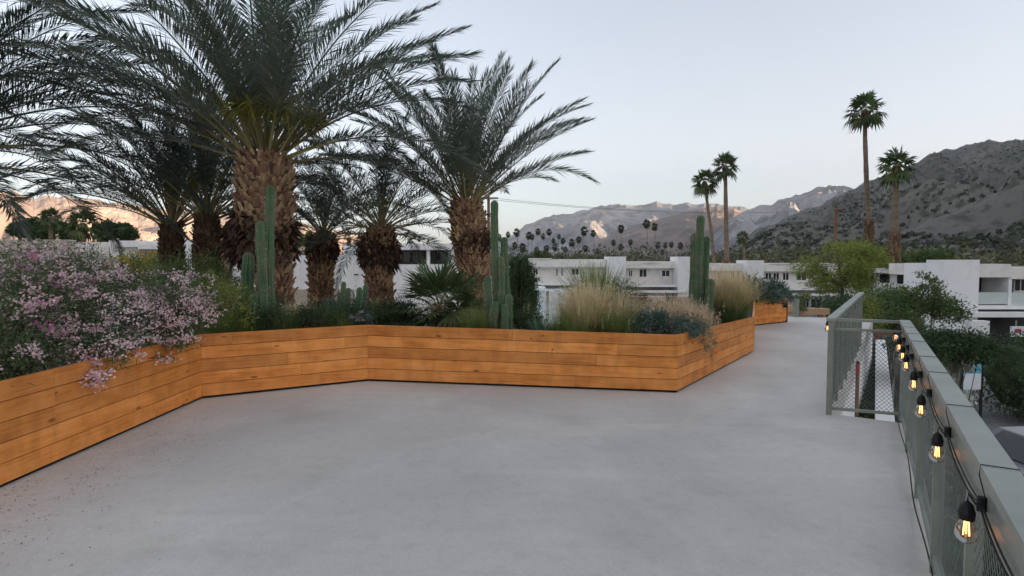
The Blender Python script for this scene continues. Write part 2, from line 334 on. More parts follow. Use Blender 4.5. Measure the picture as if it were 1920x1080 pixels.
def prof_px(pts):
    r = []
    for px, py in pts:
        v = ray(px, py); r.append((math.degrees(math.atan2(v.x, v.y)), v.z / math.hypot(v.x, v.y)))
    return r
def mountain(name, prof, D, foot, mat, na, nr, amp, fs, seed, p=1.2, rid=.012, back=.45):
    prof = sorted(prof); a0, a1 = max(prof[0][0], -44), min(prof[-1][0], 44); A = np.unique(np.concatenate([np.linspace(prof[0][0], prof[-1][0], max(8, na // 4)), np.linspace(a0, a1, na)])); na = len(A); T = np.interp(A, [q[0] for q in prof], [q[1] for q in prof])
    tt = np.concatenate([np.linspace(0, 1, nr), np.linspace(1.05, 1 + back, max(4, nr // 4))]); vs = []
    for a, tn_ in zip(A, T):
        sa, ca = math.sin(R(a)), math.cos(R(a)); H = (tn_ * D + CAMZ - GZ) * (1 + .05 * (noise.ridged_multi_fractal(Vector((a * .45, seed, 0)), .9, 2.1, 5, 1, 2) - 1.1))
        for t in tt:
            r = foot + (D - foot) * t; x, y = r * sa, r * ca
            q = Vector((x * fs, y * fs, seed))
            rm = noise.ridged_multi_fractal(q, 1.0, 2.1, 6, 1.0, 2.0) - 1.1
            sm = noise.ridged_multi_fractal(q * 4.3, .9, 2.1, 5, 1.0, 2.0) - 1.0
            if t <= 1: h = H * t ** p; env = min(1, t * 3) * (1 - t) * 1.6 + rid * 3
            else: h = H * max(0, 1 - (t - 1) / back); env = .2
            h += H * (amp * rm * env + .085 * sm * min(1, t * 4) * (env * .9 + .14))
            vs.append((x, y, GZ - .5 + max(h, -.2)))
    n = len(tt); m_ = MB(); m_.add(vs, [(i * n + j, (i + 1) * n + j, (i + 1) * n + j + 1, i * n + j + 1) for i in range(na - 1) for j in range(n - 1)])
    o = m_.build(name, mat, loc=(0, 0, GZ), smooth=False); tag(o, kind='structure'); return np.array(vs).reshape(na, n, 3)
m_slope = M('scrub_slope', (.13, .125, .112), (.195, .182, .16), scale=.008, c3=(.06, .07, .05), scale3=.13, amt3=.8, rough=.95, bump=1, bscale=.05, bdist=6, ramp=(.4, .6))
m_far = M('hazy_far_rock', (.22, .23, .25), (.36, .35, .35), scale=.002, c3=(.12, .12, .12), scale3=.007, amt3=.7, rough=.95, bump=1, bscale=.012, bdist=30, ramp=(.42, .6))  # rock lightened to blue-grey, standing in for thicker distance haze
m_foot = M('foothill_rock', (.2, .16, .14), (.36, .27, .22), scale=.003, c3=(.13, .11, .1), scale3=.012, amt3=.7, rough=.95, bump=1, bscale=.02, bdist=20, ramp=(.42, .6))
m_bare = M('bare_rock', (.42, .32, .25), (.6, .47, .36), scale=.003, c3=(.3, .21, .16), scale3=.012, amt3=.6, rough=.95, bump=1, bscale=.012, bdist=25, ramp=(.42, .6))
pr = prof_px([(1330, 480), (1370, 462), (1400, 445), (1440, 425), (1500, 398), (1560, 375), (1600, 357), (1650, 337), (1700, 318), (1740, 296), (1800, 280), (1852, 267), (1880, 275), (1920, 266)])
pr += [(48, .17), (60, .2), (75, .24), (95, .27), (118, .28), (135, .25), (150, .2)]
slope_v = mountain('mountain_slope', pr, 1500, 260, m_slope, 340, 140, .42, .0030, 3.1, p=1.45)
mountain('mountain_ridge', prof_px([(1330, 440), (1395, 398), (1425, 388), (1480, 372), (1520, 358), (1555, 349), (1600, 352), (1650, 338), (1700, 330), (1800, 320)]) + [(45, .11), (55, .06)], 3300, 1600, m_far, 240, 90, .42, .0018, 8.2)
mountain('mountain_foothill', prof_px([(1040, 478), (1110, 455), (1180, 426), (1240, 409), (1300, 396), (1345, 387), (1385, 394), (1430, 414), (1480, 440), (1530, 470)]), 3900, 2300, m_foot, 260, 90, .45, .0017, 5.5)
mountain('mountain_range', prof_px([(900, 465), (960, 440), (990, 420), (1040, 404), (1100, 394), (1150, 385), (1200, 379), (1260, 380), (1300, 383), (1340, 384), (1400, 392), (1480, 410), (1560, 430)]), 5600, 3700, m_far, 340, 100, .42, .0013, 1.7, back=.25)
mountain('unseen_shade_massif', [(43, .05), (46, .15), (50, .21), (55, .235), (60, .2), (65, .12), (69, .02)], 5600, 4300, m_far, 60, 20, .3, .0009, 2.7, back=.2)  # unseen peak added out of view to keep the sun off the far range
mountain('mountain_bluff', [(-62, .1), (-50, .115)] + prof_px([(-60, 352), (0, 360), (30, 361), (60, 371), (100, 368), (150, 372), (200, 378), (250, 386), (300, 392), (350, 398), (440, 403), (520, 408), (600, 425), (680, 442), (760, 458), (860, 476)]), 4600, 3000, m_bare, 380, 90, .45, .0017, 9.9, back=.3)

# ------------------------------------------------------------------ deck
A_, B_, C_, D_, E_ = G(0, 918), G(380, 748), G(690, 715), G(1270, 737), G(1413, 660)
F_, H_ = G(1415, 611), G(1477, 604)
dAB = (B_ - A_).normalized(); A0 = A_ - dAB * 6.0
poly = [A0, A_, B_, C_, D_, E_, F_, H_]
def offset(pl, w_):
    out = []
    for i, p in enumerate(pl):
        a = (pl[i] - pl[i - 1]).normalized() if i else (pl[1] - pl[0]).normalized()
        b = (pl[i + 1] - pl[i]).normalized() if i < len(pl) - 1 else a
        na = Vector((-a.y, a.x, 0)); nb = Vector((-b.y, b.x, 0)); n = (na + nb).normalized(); k = w_ / max(.5, n.dot(na))
        out.append(p + n * k)
    return out
W = 1.35
rear = offset([A0, B_, C_, D_, E_, F_, H_], W)
rear_far = H_ + Vector((-1.0, 1.2, 0)).normalized() * W
# deck outline
np1, np2 = G(1680, 795), G(1709, 1056)
dN = (np1 - np2).normalized()                      # near railing direction (away from camera)
postL = G(1554, 777)
dF = (G(1612, 550, 1.07) - G(1560, 594, 1.07)).normalized()
def slab(name, pts, z0, z1, mat, kind='structure'):
    m_ = MB(); n = len(pts); v = [(p[0], p[1], z1) for p in pts] + [(p[0], p[1], z0) for p in pts]
    bm_f = [tuple(range(n))]; m_.add(v, [(i, i + n, (i + 1) % n + n, (i + 1) % n) for i in range(n)])
    m_.add(v[:n], bm_f); m_.add(v[n:], [tuple(range(n))[::-1]])
    o = m_.build(name, mat); return tag(o, kind=kind) if kind else o
edge = np1 + dN * .02
dk = [np2 - dN * 6.0 + Vector((.16, 0, 0)), edge + Vector((.16, -.03, 0)), postL + Vector((.03, .03, 0)), postL + dF * 12.5 + Vector((.03, 0, 0)), postL + dF * 12.5 + Vector((-4.5, 2.0, 0)),
      H_ + Vector((-1.2, 1.4, 0)), F_ + Vector((-1.6, .6, 0)), rear[4] + Vector((-.3, .6, 0)), rear[3] + Vector((-.1, .4, 0)), rear[2] + Vector((0, .4, 0)), rear[1] + Vector((-.3, .3, 0)), rear[0] + Vector((-.4, 0, 0))]
slab('roof_deck', dk, -.35, 0, m_deck)
slab('deck_substructure', [p * .985 for p in dk], GZ - .3, -.36, m_white)

# ------------------------------------------------------------------ timber planter
planter = thing('timber_planter', (D_.x, D_.y, 0), 'long zigzag planter of orange stained horizontal boards on the grey deck', 'planter')
tops = {0: .80, 1: .80, 2: .80, 3: .80, 4: .75, 5: .655, 6: .66, 7: .665}
def plank(mb_, p0, p1, z0a, z1a, z0b, z1b, th, u0):
    d = (p1 - p0).normalized(); n = Vector((-d.y, d.x, 0)) * th; L_ = (p1 - p0).length
    v = [(p0.x, p0.y, z0a), (p1.x, p1.y, z0b), (p1.x, p1.y, z1b), (p0.x, p0.y, z1a)]
    v += [(a + n.x, b + n.y, c) for a, b, c in v]
    fs = [(0, 1, 2, 3), (5, 4, 7, 6), (3, 2, 6, 7), (1, 0, 4, 5), (0, 3, 7, 4), (2, 1, 5, 6)]
    q = [(u0, z0a), (u0 + L_, z0a), (u0 + L_, z1a), (u0, z1a)]
    uvs = q + [q[1], q[0], q[3], q[2]] + [q[3], q[2], q[2], q[3]] + [q[1], q[0], q[0], q[1]] + [q[0], q[3], q[3], q[0]] + [q[2], q[1], q[1], q[2]]
    mb_.add(v, fs, 0, uv=uvs)
segs = list(zip(poly[:-1], poly[1:])) + [(H_, H_ + Vector((-1.1, .95, 0)))]
zi = list(zip(range(7), range(1, 8))) + [(7, 7)]
for k, ((p, q), (i0, i1)) in enumerate(zip(segs, zi)):
    if k == 0: continue
    if k == 1: p = A0
    w_ = MB(); Ls = (q - p).length; d = (q - p) / Ls; ha, hb = tops[i0], tops[i1]; nb = 5; b0 = .03
    for r_ in range(nb):
        cut = sorted(random.uniform(.15, .85) for _ in range(1 if Ls < 3 else int(Ls / 2.2)))
        if k == 1: cut = [(r_ * .37 + .13) % .8 * .9 + .05, .47 if r_ > 2 else .61, .893 if r_ < 2 else .74]; cut.sort()
        st = [0] + cut + [1]
        for a, b in zip(st[:-1], st[1:]):
            if (b - a) * Ls < .3: continue
            def zt(f, row): h = ha + (hb - ha) * f; return b0 + (h - b0) * row / nb
            e = .0012; jut = random.uniform(0, .003)
            nn = Vector((d.y, -d.x, 0)) * jut
            plank(w_, p + d * (a * Ls + e) + nn, p + d * (b * Ls - e) + nn, zt(a, r_) + .0032, zt(a, r_ + 1) - .0032, zt(b, r_) + .0032, zt(b, r_ + 1) - .0032, .038, random.uniform(0, 50))
    if k == 6: pass
    side = w_.build('side_panel', m_wood, planter)
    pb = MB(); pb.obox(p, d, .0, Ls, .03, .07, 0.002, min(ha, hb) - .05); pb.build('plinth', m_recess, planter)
# back wall and soil
rp = rear + [H_ + Vector((-1.1, .95, 0))]
w_ = MB()
for a, b in zip(rp[:-1], rp[1:]):
    L_ = (b - a).length; w_.obox(a, b - a, 0, L_, -.04, 0, .0, .62)
w_.build('rear_panel', m_wood, planter)
so = MB(); fr = offset([A0, B_, C_, D_, E_, F_, H_], .08); bk = [p for p in offset([A0, B_, C_, D_, E_, F_, H_], W - .05)]
SOIL = .56
for i in range(len(fr) - 1):
    nx = 14; ny = 8; vv = []
    for a in range(nx + 1):
        for b in range(ny + 1):
            f0 = fr[i].lerp(fr[i + 1], a / nx); g0 = bk[i].lerp(bk[i + 1], a / nx); P = f0.lerp(g0, b / ny)
            vv.append((P.x, P.y, SOIL + .05 * noise.noise(Vector((P.x * 2, P.y * 2, 0))) + .03 * math.sin(b / ny * math.pi)))
    so.add(vv, [(a * (ny + 1) + b, (a + 1) * (ny + 1) + b, (a + 1) * (ny + 1) + b + 1, a * (ny + 1) + b + 1) for a in range(nx) for b in range(ny)])
so.build('soil', m_soil, planter)

# ------------------------------------------------------------------ date palms
def frond_path(base, az, el, L, droop, n=22, twist=0.0):
    P = [Vector(base)]; T = []
    for i in range(n):
        t = i / n; e = el - droop * t ** 1.35; a = az + twist * t
        d = Vector((math.cos(e) * math.sin(a), math.cos(e) * math.cos(a), math.sin(e))); T.append(d); P.append(P[-1] + d * (L / n))
    T.append(T[-1]); return P, T
def add_frond(mb_, base, az, el, L, droop, lmax, spacing=.034, lw=.024, r=rng, mleaf=0, mst=1, start=.17, twist=0.0, mbase=None, ymix=0.0):
    P, T = frond_path(base, az, el, L, droop, twist=twist)
    k0 = len(P) // 3; rr_ = [L * (.0062 * (1 - i / len(P)) ** 1.3 + .0009) for i in range(len(P))]
    mb_.tube(P[:k0 + 1], rr_[:k0 + 1], 4, mst, cap=False); mb_.tube(P[k0:], rr_[k0:], 3, mleaf, cap=False)
    m = int(L * (1 - start) / spacing); t = np.linspace(start, .995, m)
    Pa = np.array([tuple(p) for p in P]); Ta = np.array([tuple(p) for p in T]); idx = t * (len(P) - 1); i0 = np.floor(idx).astype(int).clip(0, len(P) - 2); fr_ = (idx - i0)[:, None]
    pos = Pa[i0] * (1 - fr_) + Pa[i0 + 1] * fr_; tan = Ta[i0] * (1 - fr_) + Ta[i0 + 1] * fr_; tan /= np.linalg.norm(tan, axis=1, keepdims=True)
    sidev = np.array([math.cos(az), -math.sin(az), 0]); S_ = np.repeat(sidev[None], m, 0); S_ = S_ - tan * (S_ * tan).sum(1, keepdims=True); S_ /= np.linalg.norm(S_, axis=1, keepdims=True)
    N_ = np.cross(S_, tan); N_ *= np.sign(N_[:, 2:3] + 1e-6)
    prof = np.interp(t, [start, .3, .5, .75, 1], [.4, .85, 1, .88, .55])
    for sgn in (-1, 1):
        al = np.radians(np.interp(t, [start, .6, 1], [58, 42, 20])) + r.normal(0, .09, m); be = np.radians(28) + r.normal(0, .33, m)
        d = np.cos(al)[:, None] * tan + np.sin(al)[:, None] * (sgn * S_ * np.cos(be)[:, None] + N_ * np.sin(be)[:, None])
        nr_ = np.cross(d, tan); nr_ /= np.linalg.norm(nr_, axis=1, keepdims=True) + 1e-9
        ln = lmax * prof * r.uniform(.85, 1.1, m)
        if ymix and mbase is not None:
            k = t < ymix
            mb_.leaves(pos[k], d[k], nr_[k], ln[k], lw, mbase, bend=.1); mb_.leaves(pos[~k], d[~k], nr_[~k], ln[~k], lw, mleaf, bend=.12)
        else: mb_.leaves(pos, d, nr_, ln, lw, mleaf, bend=.12)
def trunk_scales(mb_, path, rad, rows, n, sz, r, mi=0, out=.35, up=.9, wf=1.15):
    # overlapping cut leaf bases set in spirals
    P = [Vector(p) for p in path]; k = len(P)
    cum = [0]
    for a, b in zip(P[:-1], P[1:]): cum.append(cum[-1] + (b - a).length)
    for i in range(rows):
        s = cum[-1] * (i + .3) / rows
        j = max(q for q in range(k) if cum[q] <= s); j = min(j, k - 2); f = (s - cum[j]) / (cum[j + 1] - cum[j])
        c = P[j].lerp(P[j + 1], f); rr = rad[j] * (1 - f) + rad[j + 1] * f; ax = (P[j + 1] - P[j]).normalized()
        for q in range(n):
            a = 2 * math.pi * (q + .5 * (i % 2)) / n + r.uniform(-.12, .12)
            o = Vector((math.cos(a), math.sin(a), 0)); sd_ = Vector((-math.sin(a), math.cos(a), 0)); z = sz * r.uniform(.75, 1.3)
            b = c + o * rr * .92; w2 = rr * math.pi / n * wf
            tip = b + ax * z * up + o * z * out * r.uniform(.6, 1.5) + sd_ * r.uniform(-.25, .25) * w2
            v = [b - sd_ * w2, b + sd_ * w2, b + o * z * .22 - ax * z * .12, tip + sd_ * w2 * .5, tip - sd_ * w2 * .5, tip + o * z * .16 - ax * z * .1]
            mb_.add([tuple(x) for x in v], [(0, 1, 3, 4)], mi); mb_.add([tuple(x) for x in v], [(0, 4, 5, 2), (1, 2, 5, 3)], mi)
            mb_.add([tuple(x) for x in v], [(3, 5, 4)], mi)
def date_palm(pts, Y, label, L, nf, lmax, seed, lw=.018, mat=m_frond, el_hi=86, el_lo=5, droop=(35, 75), radii=None, extra=(), fruit=False, boots=True, bm=None, spacing=.021, up=(1, 1), dark_from=None):
    r = np.random.default_rng(seed); P = [at(px, py, Y) for px, py, _ in pts]; rad = [w_ * .5 * Y / F for _, _, w_ in pts]
    base = Vector((P[-1].x, P[-1].y, GZ)); path = P + [base]; rad = rad + [rad[-1] * 1.1]; path = path[::-1]; rad = rad[::-1]
    root = thing('date_palm', base, label, 'palm tree', 'feathery date palms behind the planter')
    tk = MB(); zz = []; rr = []
    n = 40
    cum = np.array([p.z for p in path])
    zs = np.linspace(path[0].z, path[-1].z, n); xs_ = np.interp(zs, cum, [p.x for p in path]); ys_ = np.interp(zs, cum, [p.y for p in path]); rs = np.interp(zs, cum, rad)
    fine = [Vector((a, b, c)) for a, b, c in zip(xs_, ys_, zs)]
    tk.tube(fine, [q * (.93 + .06 * r.random()) for q in rs], 14, 0)
    hgt = zs[-1] - zs[0]
    k_ = float(np.mean(rs)) / .4; trunk_scales(tk, fine, list(rs), int(hgt / (.085 * max(.6, k_))), 15, .15 * max(.6, k_), r, 1, out=.5, wf=.72)
    tk.build('trunk', [m_fibre, bm or m_boot], root)
    if boots:
        ht = MB(); top = int(n * .80); rows = 11
        trunk_scales(ht, fine[top - 9:], list(rs[top - 9:] * 1.02), int(rows * 1.3), 16, .19 * max(.6, k_), r, 0, out=.6, up=.9, wf=.62)
        c = at(*dark_from[:2], Y) if dark_from else fine[top - 9]
        if dark_from:
            R_ = dark_from[2] * .5 * Y / F; nn = 1300; dd = unit(nn, r); pp = np.array([c.x, c.y, c.z]) + dd * np.array([R_, R_, dark_from[3] * .5 * Y / F]) * r.uniform(.8, 1.02, (nn, 1))
            dr = dd * .5 + np.array([0, 0, -.8]) + r.normal(0, .3, (nn, 3)); ht.leaves(pp, dr, unit(nn, r), r.uniform(.14, .34, nn) * R_ * 2, .11 * R_ * 2, 1)
        ht.build('dead_leaf_bases', [bm or m_boot, m_fibre], root)
    cr = MB(); top = fine[-1]; r0 = rs[-1]
    for i in range(nf):
        q = (i + .5) / nf; az = i * 2.39996 + r.uniform(-.25, .25); el = R(el_hi - (el_hi - el_lo) * q ** .9 + r.uniform(-6, 6))
        if math.cos(az) < -.35 and el < R(52): el = R(52) + (el - R(52)) * .25
        b = top + Vector((math.sin(az) * r0 * .62 * q, math.cos(az) * r0 * .62 * q, .12 - .3 * q))
        add_frond(cr, b, az, el, L * r.uniform(.85, 1.08) * (.8 + .2 * math.sin(q * math.pi)), R(r.uniform(*droop)) * (.55 + .55 * q), lmax, lw=lw, r=r, spacing=spacing, twist=r.uniform(-.25, .25), mbase=2, ymix=.24 if q < .45 else 0)
    for (az, el, Lf, dr) in extra:
        add_frond(cr, top + Vector((math.sin(R(az)) * r0 * .6, math.cos(R(az)) * r0 * .6, -.05)), R(az), R(el), Lf, R(dr), lmax, lw=lw, r=r, spacing=spacing)
    cr.build('crown', [mat, m_rachis, m_yleaf], root)
    if fruit:
        fs_ = MB()
        for a in range(7):
            az = R(80 + a * 18); p0 = top + Vector((math.sin(az) * .3, math.cos(az) * .3, .1)); pts_ = [p0 + Vector((math.sin(az) * .62 * t, math.cos(az) * .62 * t, .55 * math.sin(t * 2.0))) for t in np.linspace(0, 1, 7)]
            fs_.tube(pts_, .02, 5, 0); e = np.array(tuple(pts_[-2])); nn = 90
            fs_.leaves(np.repeat(e[None], nn, 0) + r.normal(0, .04, (nn, 3)), np.array([math.sin(az) * .6, math.cos(az) * .6, -.2]) + r.normal(0, .6, (nn, 3)), unit(nn, r), r.uniform(.2, .42, nn), .02, 0, bend=.25)
        fs_.build('flower_stalk', [m_yleaf], root)
    return root
date_palm([(497, 292, 84), (497, 340, 98), (497, 390, 100), (495, 430, 96), (500, 470, 88), (512, 510, 62), (516, 560, 54)], 10.3, 'largest date palm with the thickest shaggy trunk, behind the tall column cactus', 4.15, 50, .50, 11, lw=.02,
          el_lo=12, droop=(38, 75), fruit=True, dark_from=(488, 440, 112, 110),
          extra=[(75, 50, 4.2, 30), (88, 40, 3.7, 45), (-80, 42, 5.6, 60), (-95, 30, 5.4, 45), (-70, 55, 5.6, 70), (-60, 66, 5.4, 60), (15, 80, 4.9, 40), (60, 62, 4.5, 35), (-110, 50, 5.4, 60), (150, 75, 4.8, 50), (-150, 70, 4.8, 50), (170, 82, 4.8, 30)])
date_palm([(874, 375, 46), (876, 400, 62), (880, 440, 64), (884, 480, 56), (889, 520, 44), (892, 560, 42)], 12.4, 'date palm with upright crown standing furthest right, beside the middle column cacti', 3.1, 44, .42, 22,
          el_lo=28, droop=(22, 52), dark_from=(885, 450, 60, 60), extra=[(92, 38, 2.7, 70), (85, 56, 3.2, 32), (82, 68, 3.5, 22), (75, 50, 3.0, 30), (-90, 40, 3.0, 55), (-75, 55, 3.3, 40), (-80, 70, 3.6, 30), (35, 78, 3.6, 16)])
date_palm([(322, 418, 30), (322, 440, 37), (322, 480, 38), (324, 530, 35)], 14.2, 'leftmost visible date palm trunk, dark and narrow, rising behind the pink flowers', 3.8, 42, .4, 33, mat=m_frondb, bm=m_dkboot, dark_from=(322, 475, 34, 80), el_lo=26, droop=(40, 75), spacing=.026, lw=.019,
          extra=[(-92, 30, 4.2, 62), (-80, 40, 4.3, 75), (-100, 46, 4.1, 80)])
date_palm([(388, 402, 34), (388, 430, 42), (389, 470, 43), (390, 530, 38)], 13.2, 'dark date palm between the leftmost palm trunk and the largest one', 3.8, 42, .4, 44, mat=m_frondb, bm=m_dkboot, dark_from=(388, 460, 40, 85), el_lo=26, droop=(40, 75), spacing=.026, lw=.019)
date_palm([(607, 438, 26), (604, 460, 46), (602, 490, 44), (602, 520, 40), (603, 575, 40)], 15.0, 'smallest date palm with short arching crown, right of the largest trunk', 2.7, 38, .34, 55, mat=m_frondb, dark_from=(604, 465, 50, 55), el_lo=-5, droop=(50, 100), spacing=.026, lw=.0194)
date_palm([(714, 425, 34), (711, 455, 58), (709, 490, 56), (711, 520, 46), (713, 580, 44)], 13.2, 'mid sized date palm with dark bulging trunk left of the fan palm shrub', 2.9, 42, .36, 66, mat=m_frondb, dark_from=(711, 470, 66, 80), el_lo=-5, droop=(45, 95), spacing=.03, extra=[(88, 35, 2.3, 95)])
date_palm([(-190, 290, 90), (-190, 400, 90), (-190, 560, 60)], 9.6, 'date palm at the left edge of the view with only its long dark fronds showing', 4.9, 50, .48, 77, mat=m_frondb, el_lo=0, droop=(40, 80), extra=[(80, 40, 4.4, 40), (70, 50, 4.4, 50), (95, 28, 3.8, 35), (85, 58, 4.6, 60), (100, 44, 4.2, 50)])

# ------------------------------------------------------------------ fan palms (tall, thin)
def fan_leaf(mb_, base, d, plen, rad, r, seg=13, spread=2.1, mi=0, mst=1, droop=.25, wd=None):
    d = Vector(d).normalized(); mid = base + d * plen * .5 + Vector((0, 0, .02)); e = base + d * plen + Vector((0, 0, -droop * plen * .4))
    mb_.tube([base, mid, e], [.02 * rad, .016 * rad, .012 * rad], 3, mst, cap=False)
    d2 = (e - mid).normalized(); sd_ = d2.cross(Vector((0, 0, 1))); sd_ = sd_.normalized() if sd_.length > .01 else Vector((1, 0, 0)); up = sd_.cross(d2)
    roll = r.uniform(-.5, .5); s2 = sd_ * math.cos(roll) + up * math.sin(roll); nrm = d2.cross(s2)
    an = np.linspace(-spread, spread, seg) + r.normal(0, .04, seg)
    dv = np.cos(an)[:, None] * np.array(d2) + np.sin(an)[:, None] * np.array(s2) + np.array(nrm) * .15 * np.abs(np.sin(an))[:, None]
    ln = rad * (1 - .28 * np.abs(an / spread) ** 2) * r.uniform(.85, 1.1, seg)
    mb_.leaves(np.repeat(np.array(e)[None], seg, 0), dv, np.repeat(np.array(nrm)[None], seg, 0), ln, wd or rad * spread * 2 / seg * .62, mi, bend=droop, mid=.55)
def fan_crown(mb_, top, R_, n, seed, seg=13, lo=-42, mi=0, mst=1):
    r = np.random.default_rng(seed)
    for i in range(n):
        q = (i + .5) / n; az = i * 2.39996 + r.uniform(-.2, .2); el = R(85 + (lo - 85) * q ** .85 + r.uniform(-7, 7))
        d = Vector((math.cos(el) * math.sin(az), math.cos(el) * math.cos(az), math.sin(el)))
        fan_leaf(mb_, top + Vector((0, 0, -.35 * R_ * q * .5)), d, R_ * .52 * r.uniform(.85, 1.1), R_ * .55, r, seg, mi=mi, mst=mst, droop=.12 + .26 * q)
def tall_palm(pts, Y, Rpx, label, seed, w0, w1, skirt=None, n=24, shag=False):
    P = [at(px, py, Y) for px, py in pts]; base = Vector((P[-1].x, P[-1].y, GZ)); R_ = Rpx * Y / F
    root = thing('fan_palm', base, label, 'palm tree', 'tall slender fan palms beyond the deck')
    path = [base] + P[::-1]; zs = np.linspace(GZ, path[-1].z, 40); cz = [p.z for p in path]
    pth = [Vector((np.interp(z, cz, [p.x for p in path]), Y, z)) for z in zs]; r = np.random.default_rng(seed)
    rr = [(w1 + (w0 - w1) * (1 - i / 39) ** 1.2) * .5 * Y / F * r.uniform(.93, 1.07) for i in range(40)]
    tk = MB(); tk.tube(pth, rr, 10, 0)
    tk.build('trunk', m_bark, root)
    if shag:
        sh = MB(); i1 = shag; trunk_scales(sh, pth[6:i1], rr[6:i1], 40, 9, .34, r, 0, out=.35, up=.8); sh.build('old_leaf_bases', m_skirt, root)
    cr = MB(); fan_crown(cr, pth[-1], R_, n, seed); cr.build('crown', [m_fan, m_rachis], root)
    sk_ = MB(); nn = 120; a = r.uniform(0, 6.28, nn); z = r.uniform(-.45, .05, nn) * R_
    pos = np.stack([pth[-1].x + np.cos(a) * rr[-1], pth[-1].y + np.sin(a) * rr[-1], pth[-1].z + z], 1); dv = np.stack([np.cos(a) * .45, np.sin(a) * .45, -np.ones(nn)], 1)
    sk_.leaves(pos, dv, np.stack([np.cos(a), np.sin(a), np.zeros(nn)], 1), R_ * .35, R_ * .1, 0); sk_.build('dead_skirt', m_skirt, root)
    return root
tall_palm([(1622, 206), (1622, 260), (1625, 350), (1630, 430), (1632, 540)], 47, 39, 'tallest fan palm, its crown far above the mountain ridge at right', 101, 13, 7, shag=20)
tall_palm([(1681, 310), (1680, 350), (1678, 430), (1674, 550)], 44, 39, 'fan palm with thick shaggy lower trunk in front of the dark mountain slope', 102, 20, 9, shag=24)
tall_palm([(1321, 340), (1326, 380), (1334, 440), (1341, 520)], 66, 29, 'left fan palm of the crossing pair, with leaning trunk', 103, 8, 5)
tall_palm([(1360, 310), (1361, 400), (1363, 530)], 64, 30, 'straight taller fan palm of the pair behind the right column cacti', 104, 12, 6, shag=14)
tall_palm([(1392, 445), (1395, 470), (1397, 530)], 70, 15, 'short fan palm with small crown between the cacti and the white tower', 105, 7, 4)
tall_palm([(1808, 456), (1808, 480), (1808, 500)], 110, 12, 'lone small dark fan palm above the white building at right', 106, 5, 3.4)

# far palms: three source trees, then copies
def far_proto(seed, Hh):
    root = thing('distant_palm', (0, 0, 0), 'thin dark palm in the far rows beyond the white buildings', 'palm tree', 'small palms scattered beyond the white buildings')
    tk = MB(); r = np.random.default_rng(seed); tk.tube([(0, 0, 0), (.15, 0, .5), (.05, 0, .97)], [.03, .02, .016], 5, 0); tk.build('trunk', m_bark, root)
    cr = MB(); fan_crown(cr, Vector((0.05, 0, .97)), .5, 26, seed, seg=7, lo=-70); o = cr.build('crown', [m_fanfar, m_fanfar], root); return root
FAR = [(1009, 431, 7), (1018, 440, 6), (1029, 432, 7), (1049, 441, 5), (1056, 449, 6), (1037, 449, 5), (1072, 452, 8), (1096, 429, 9), (1085, 446, 7), (1112, 434, 7), (1164, 425, 8),
       (1212, 415, 9), (1227, 421, 8), (1150, 452, 6), (1182, 451, 6), (1164, 461, 7), (1247, 457, 6), (1259, 456, 6), (1275, 458, 7), (1233, 457, 7), (1242, 471, 6), (1120, 469, 6),
       (968, 432, 8), (953, 437, 6), (992, 438, 8), (998, 441, 6), (762, 438, 5), (778, 440, 5), (785, 446, 5), (769, 450, 7), (803, 453, 5), (980, 461, 9), (966, 458, 7), (935, 441, 6),
       (1040, 460, 8), (1025, 463, 7), (1060, 466, 6), (1006, 466, 6), (1098, 463, 7), (1474, 452, 6), (560, 452, 9), (577, 450, 9), (592, 455, 8), (655, 448, 5), (668, 452, 6), (645, 462, 6), (682, 455, 5),
       (20, 425, 12), (38, 430, 11), (238, 425, 12), (225, 432, 11), (265, 452, 5)]
rf = random.Random(5)
protoR = {}
for i, (px, py, rp_) in enumerate(FAR):
    Rm = rf.uniform(1.7, 2.3); Y = min(F * Rm / rp_, 420); c = at(px, py, Y); Rm = rp_ * Y / F; H = c.z - GZ
    if i < 3:
        o = far_proto(200 + i, 1); protoR[i] = o
    else: o = copy_thing(protoR[i % 3], (0, 0, 0), 0, (1, 1, 1))
    # uniform crown size, trunk length by scale: crown radius .5*s = Rm ; height .97*sz = H
    o.location = (c.x, c.y, GZ); o.rotation_euler = (0, 0, rf.uniform(0, 6)); o.scale = (1, 1, 1)
    for ch in o.children:
        if ch.name.startswith('trunk'): ch.scale = (Rm * 3.5 if Rm * 3.5 > 4 else 4, 4, H)
        else:
            s = Rm / .5; ch.scale = (s, s, s); ch.location = (.05 * (4 - s), 0, H * .97 - .97 * s)

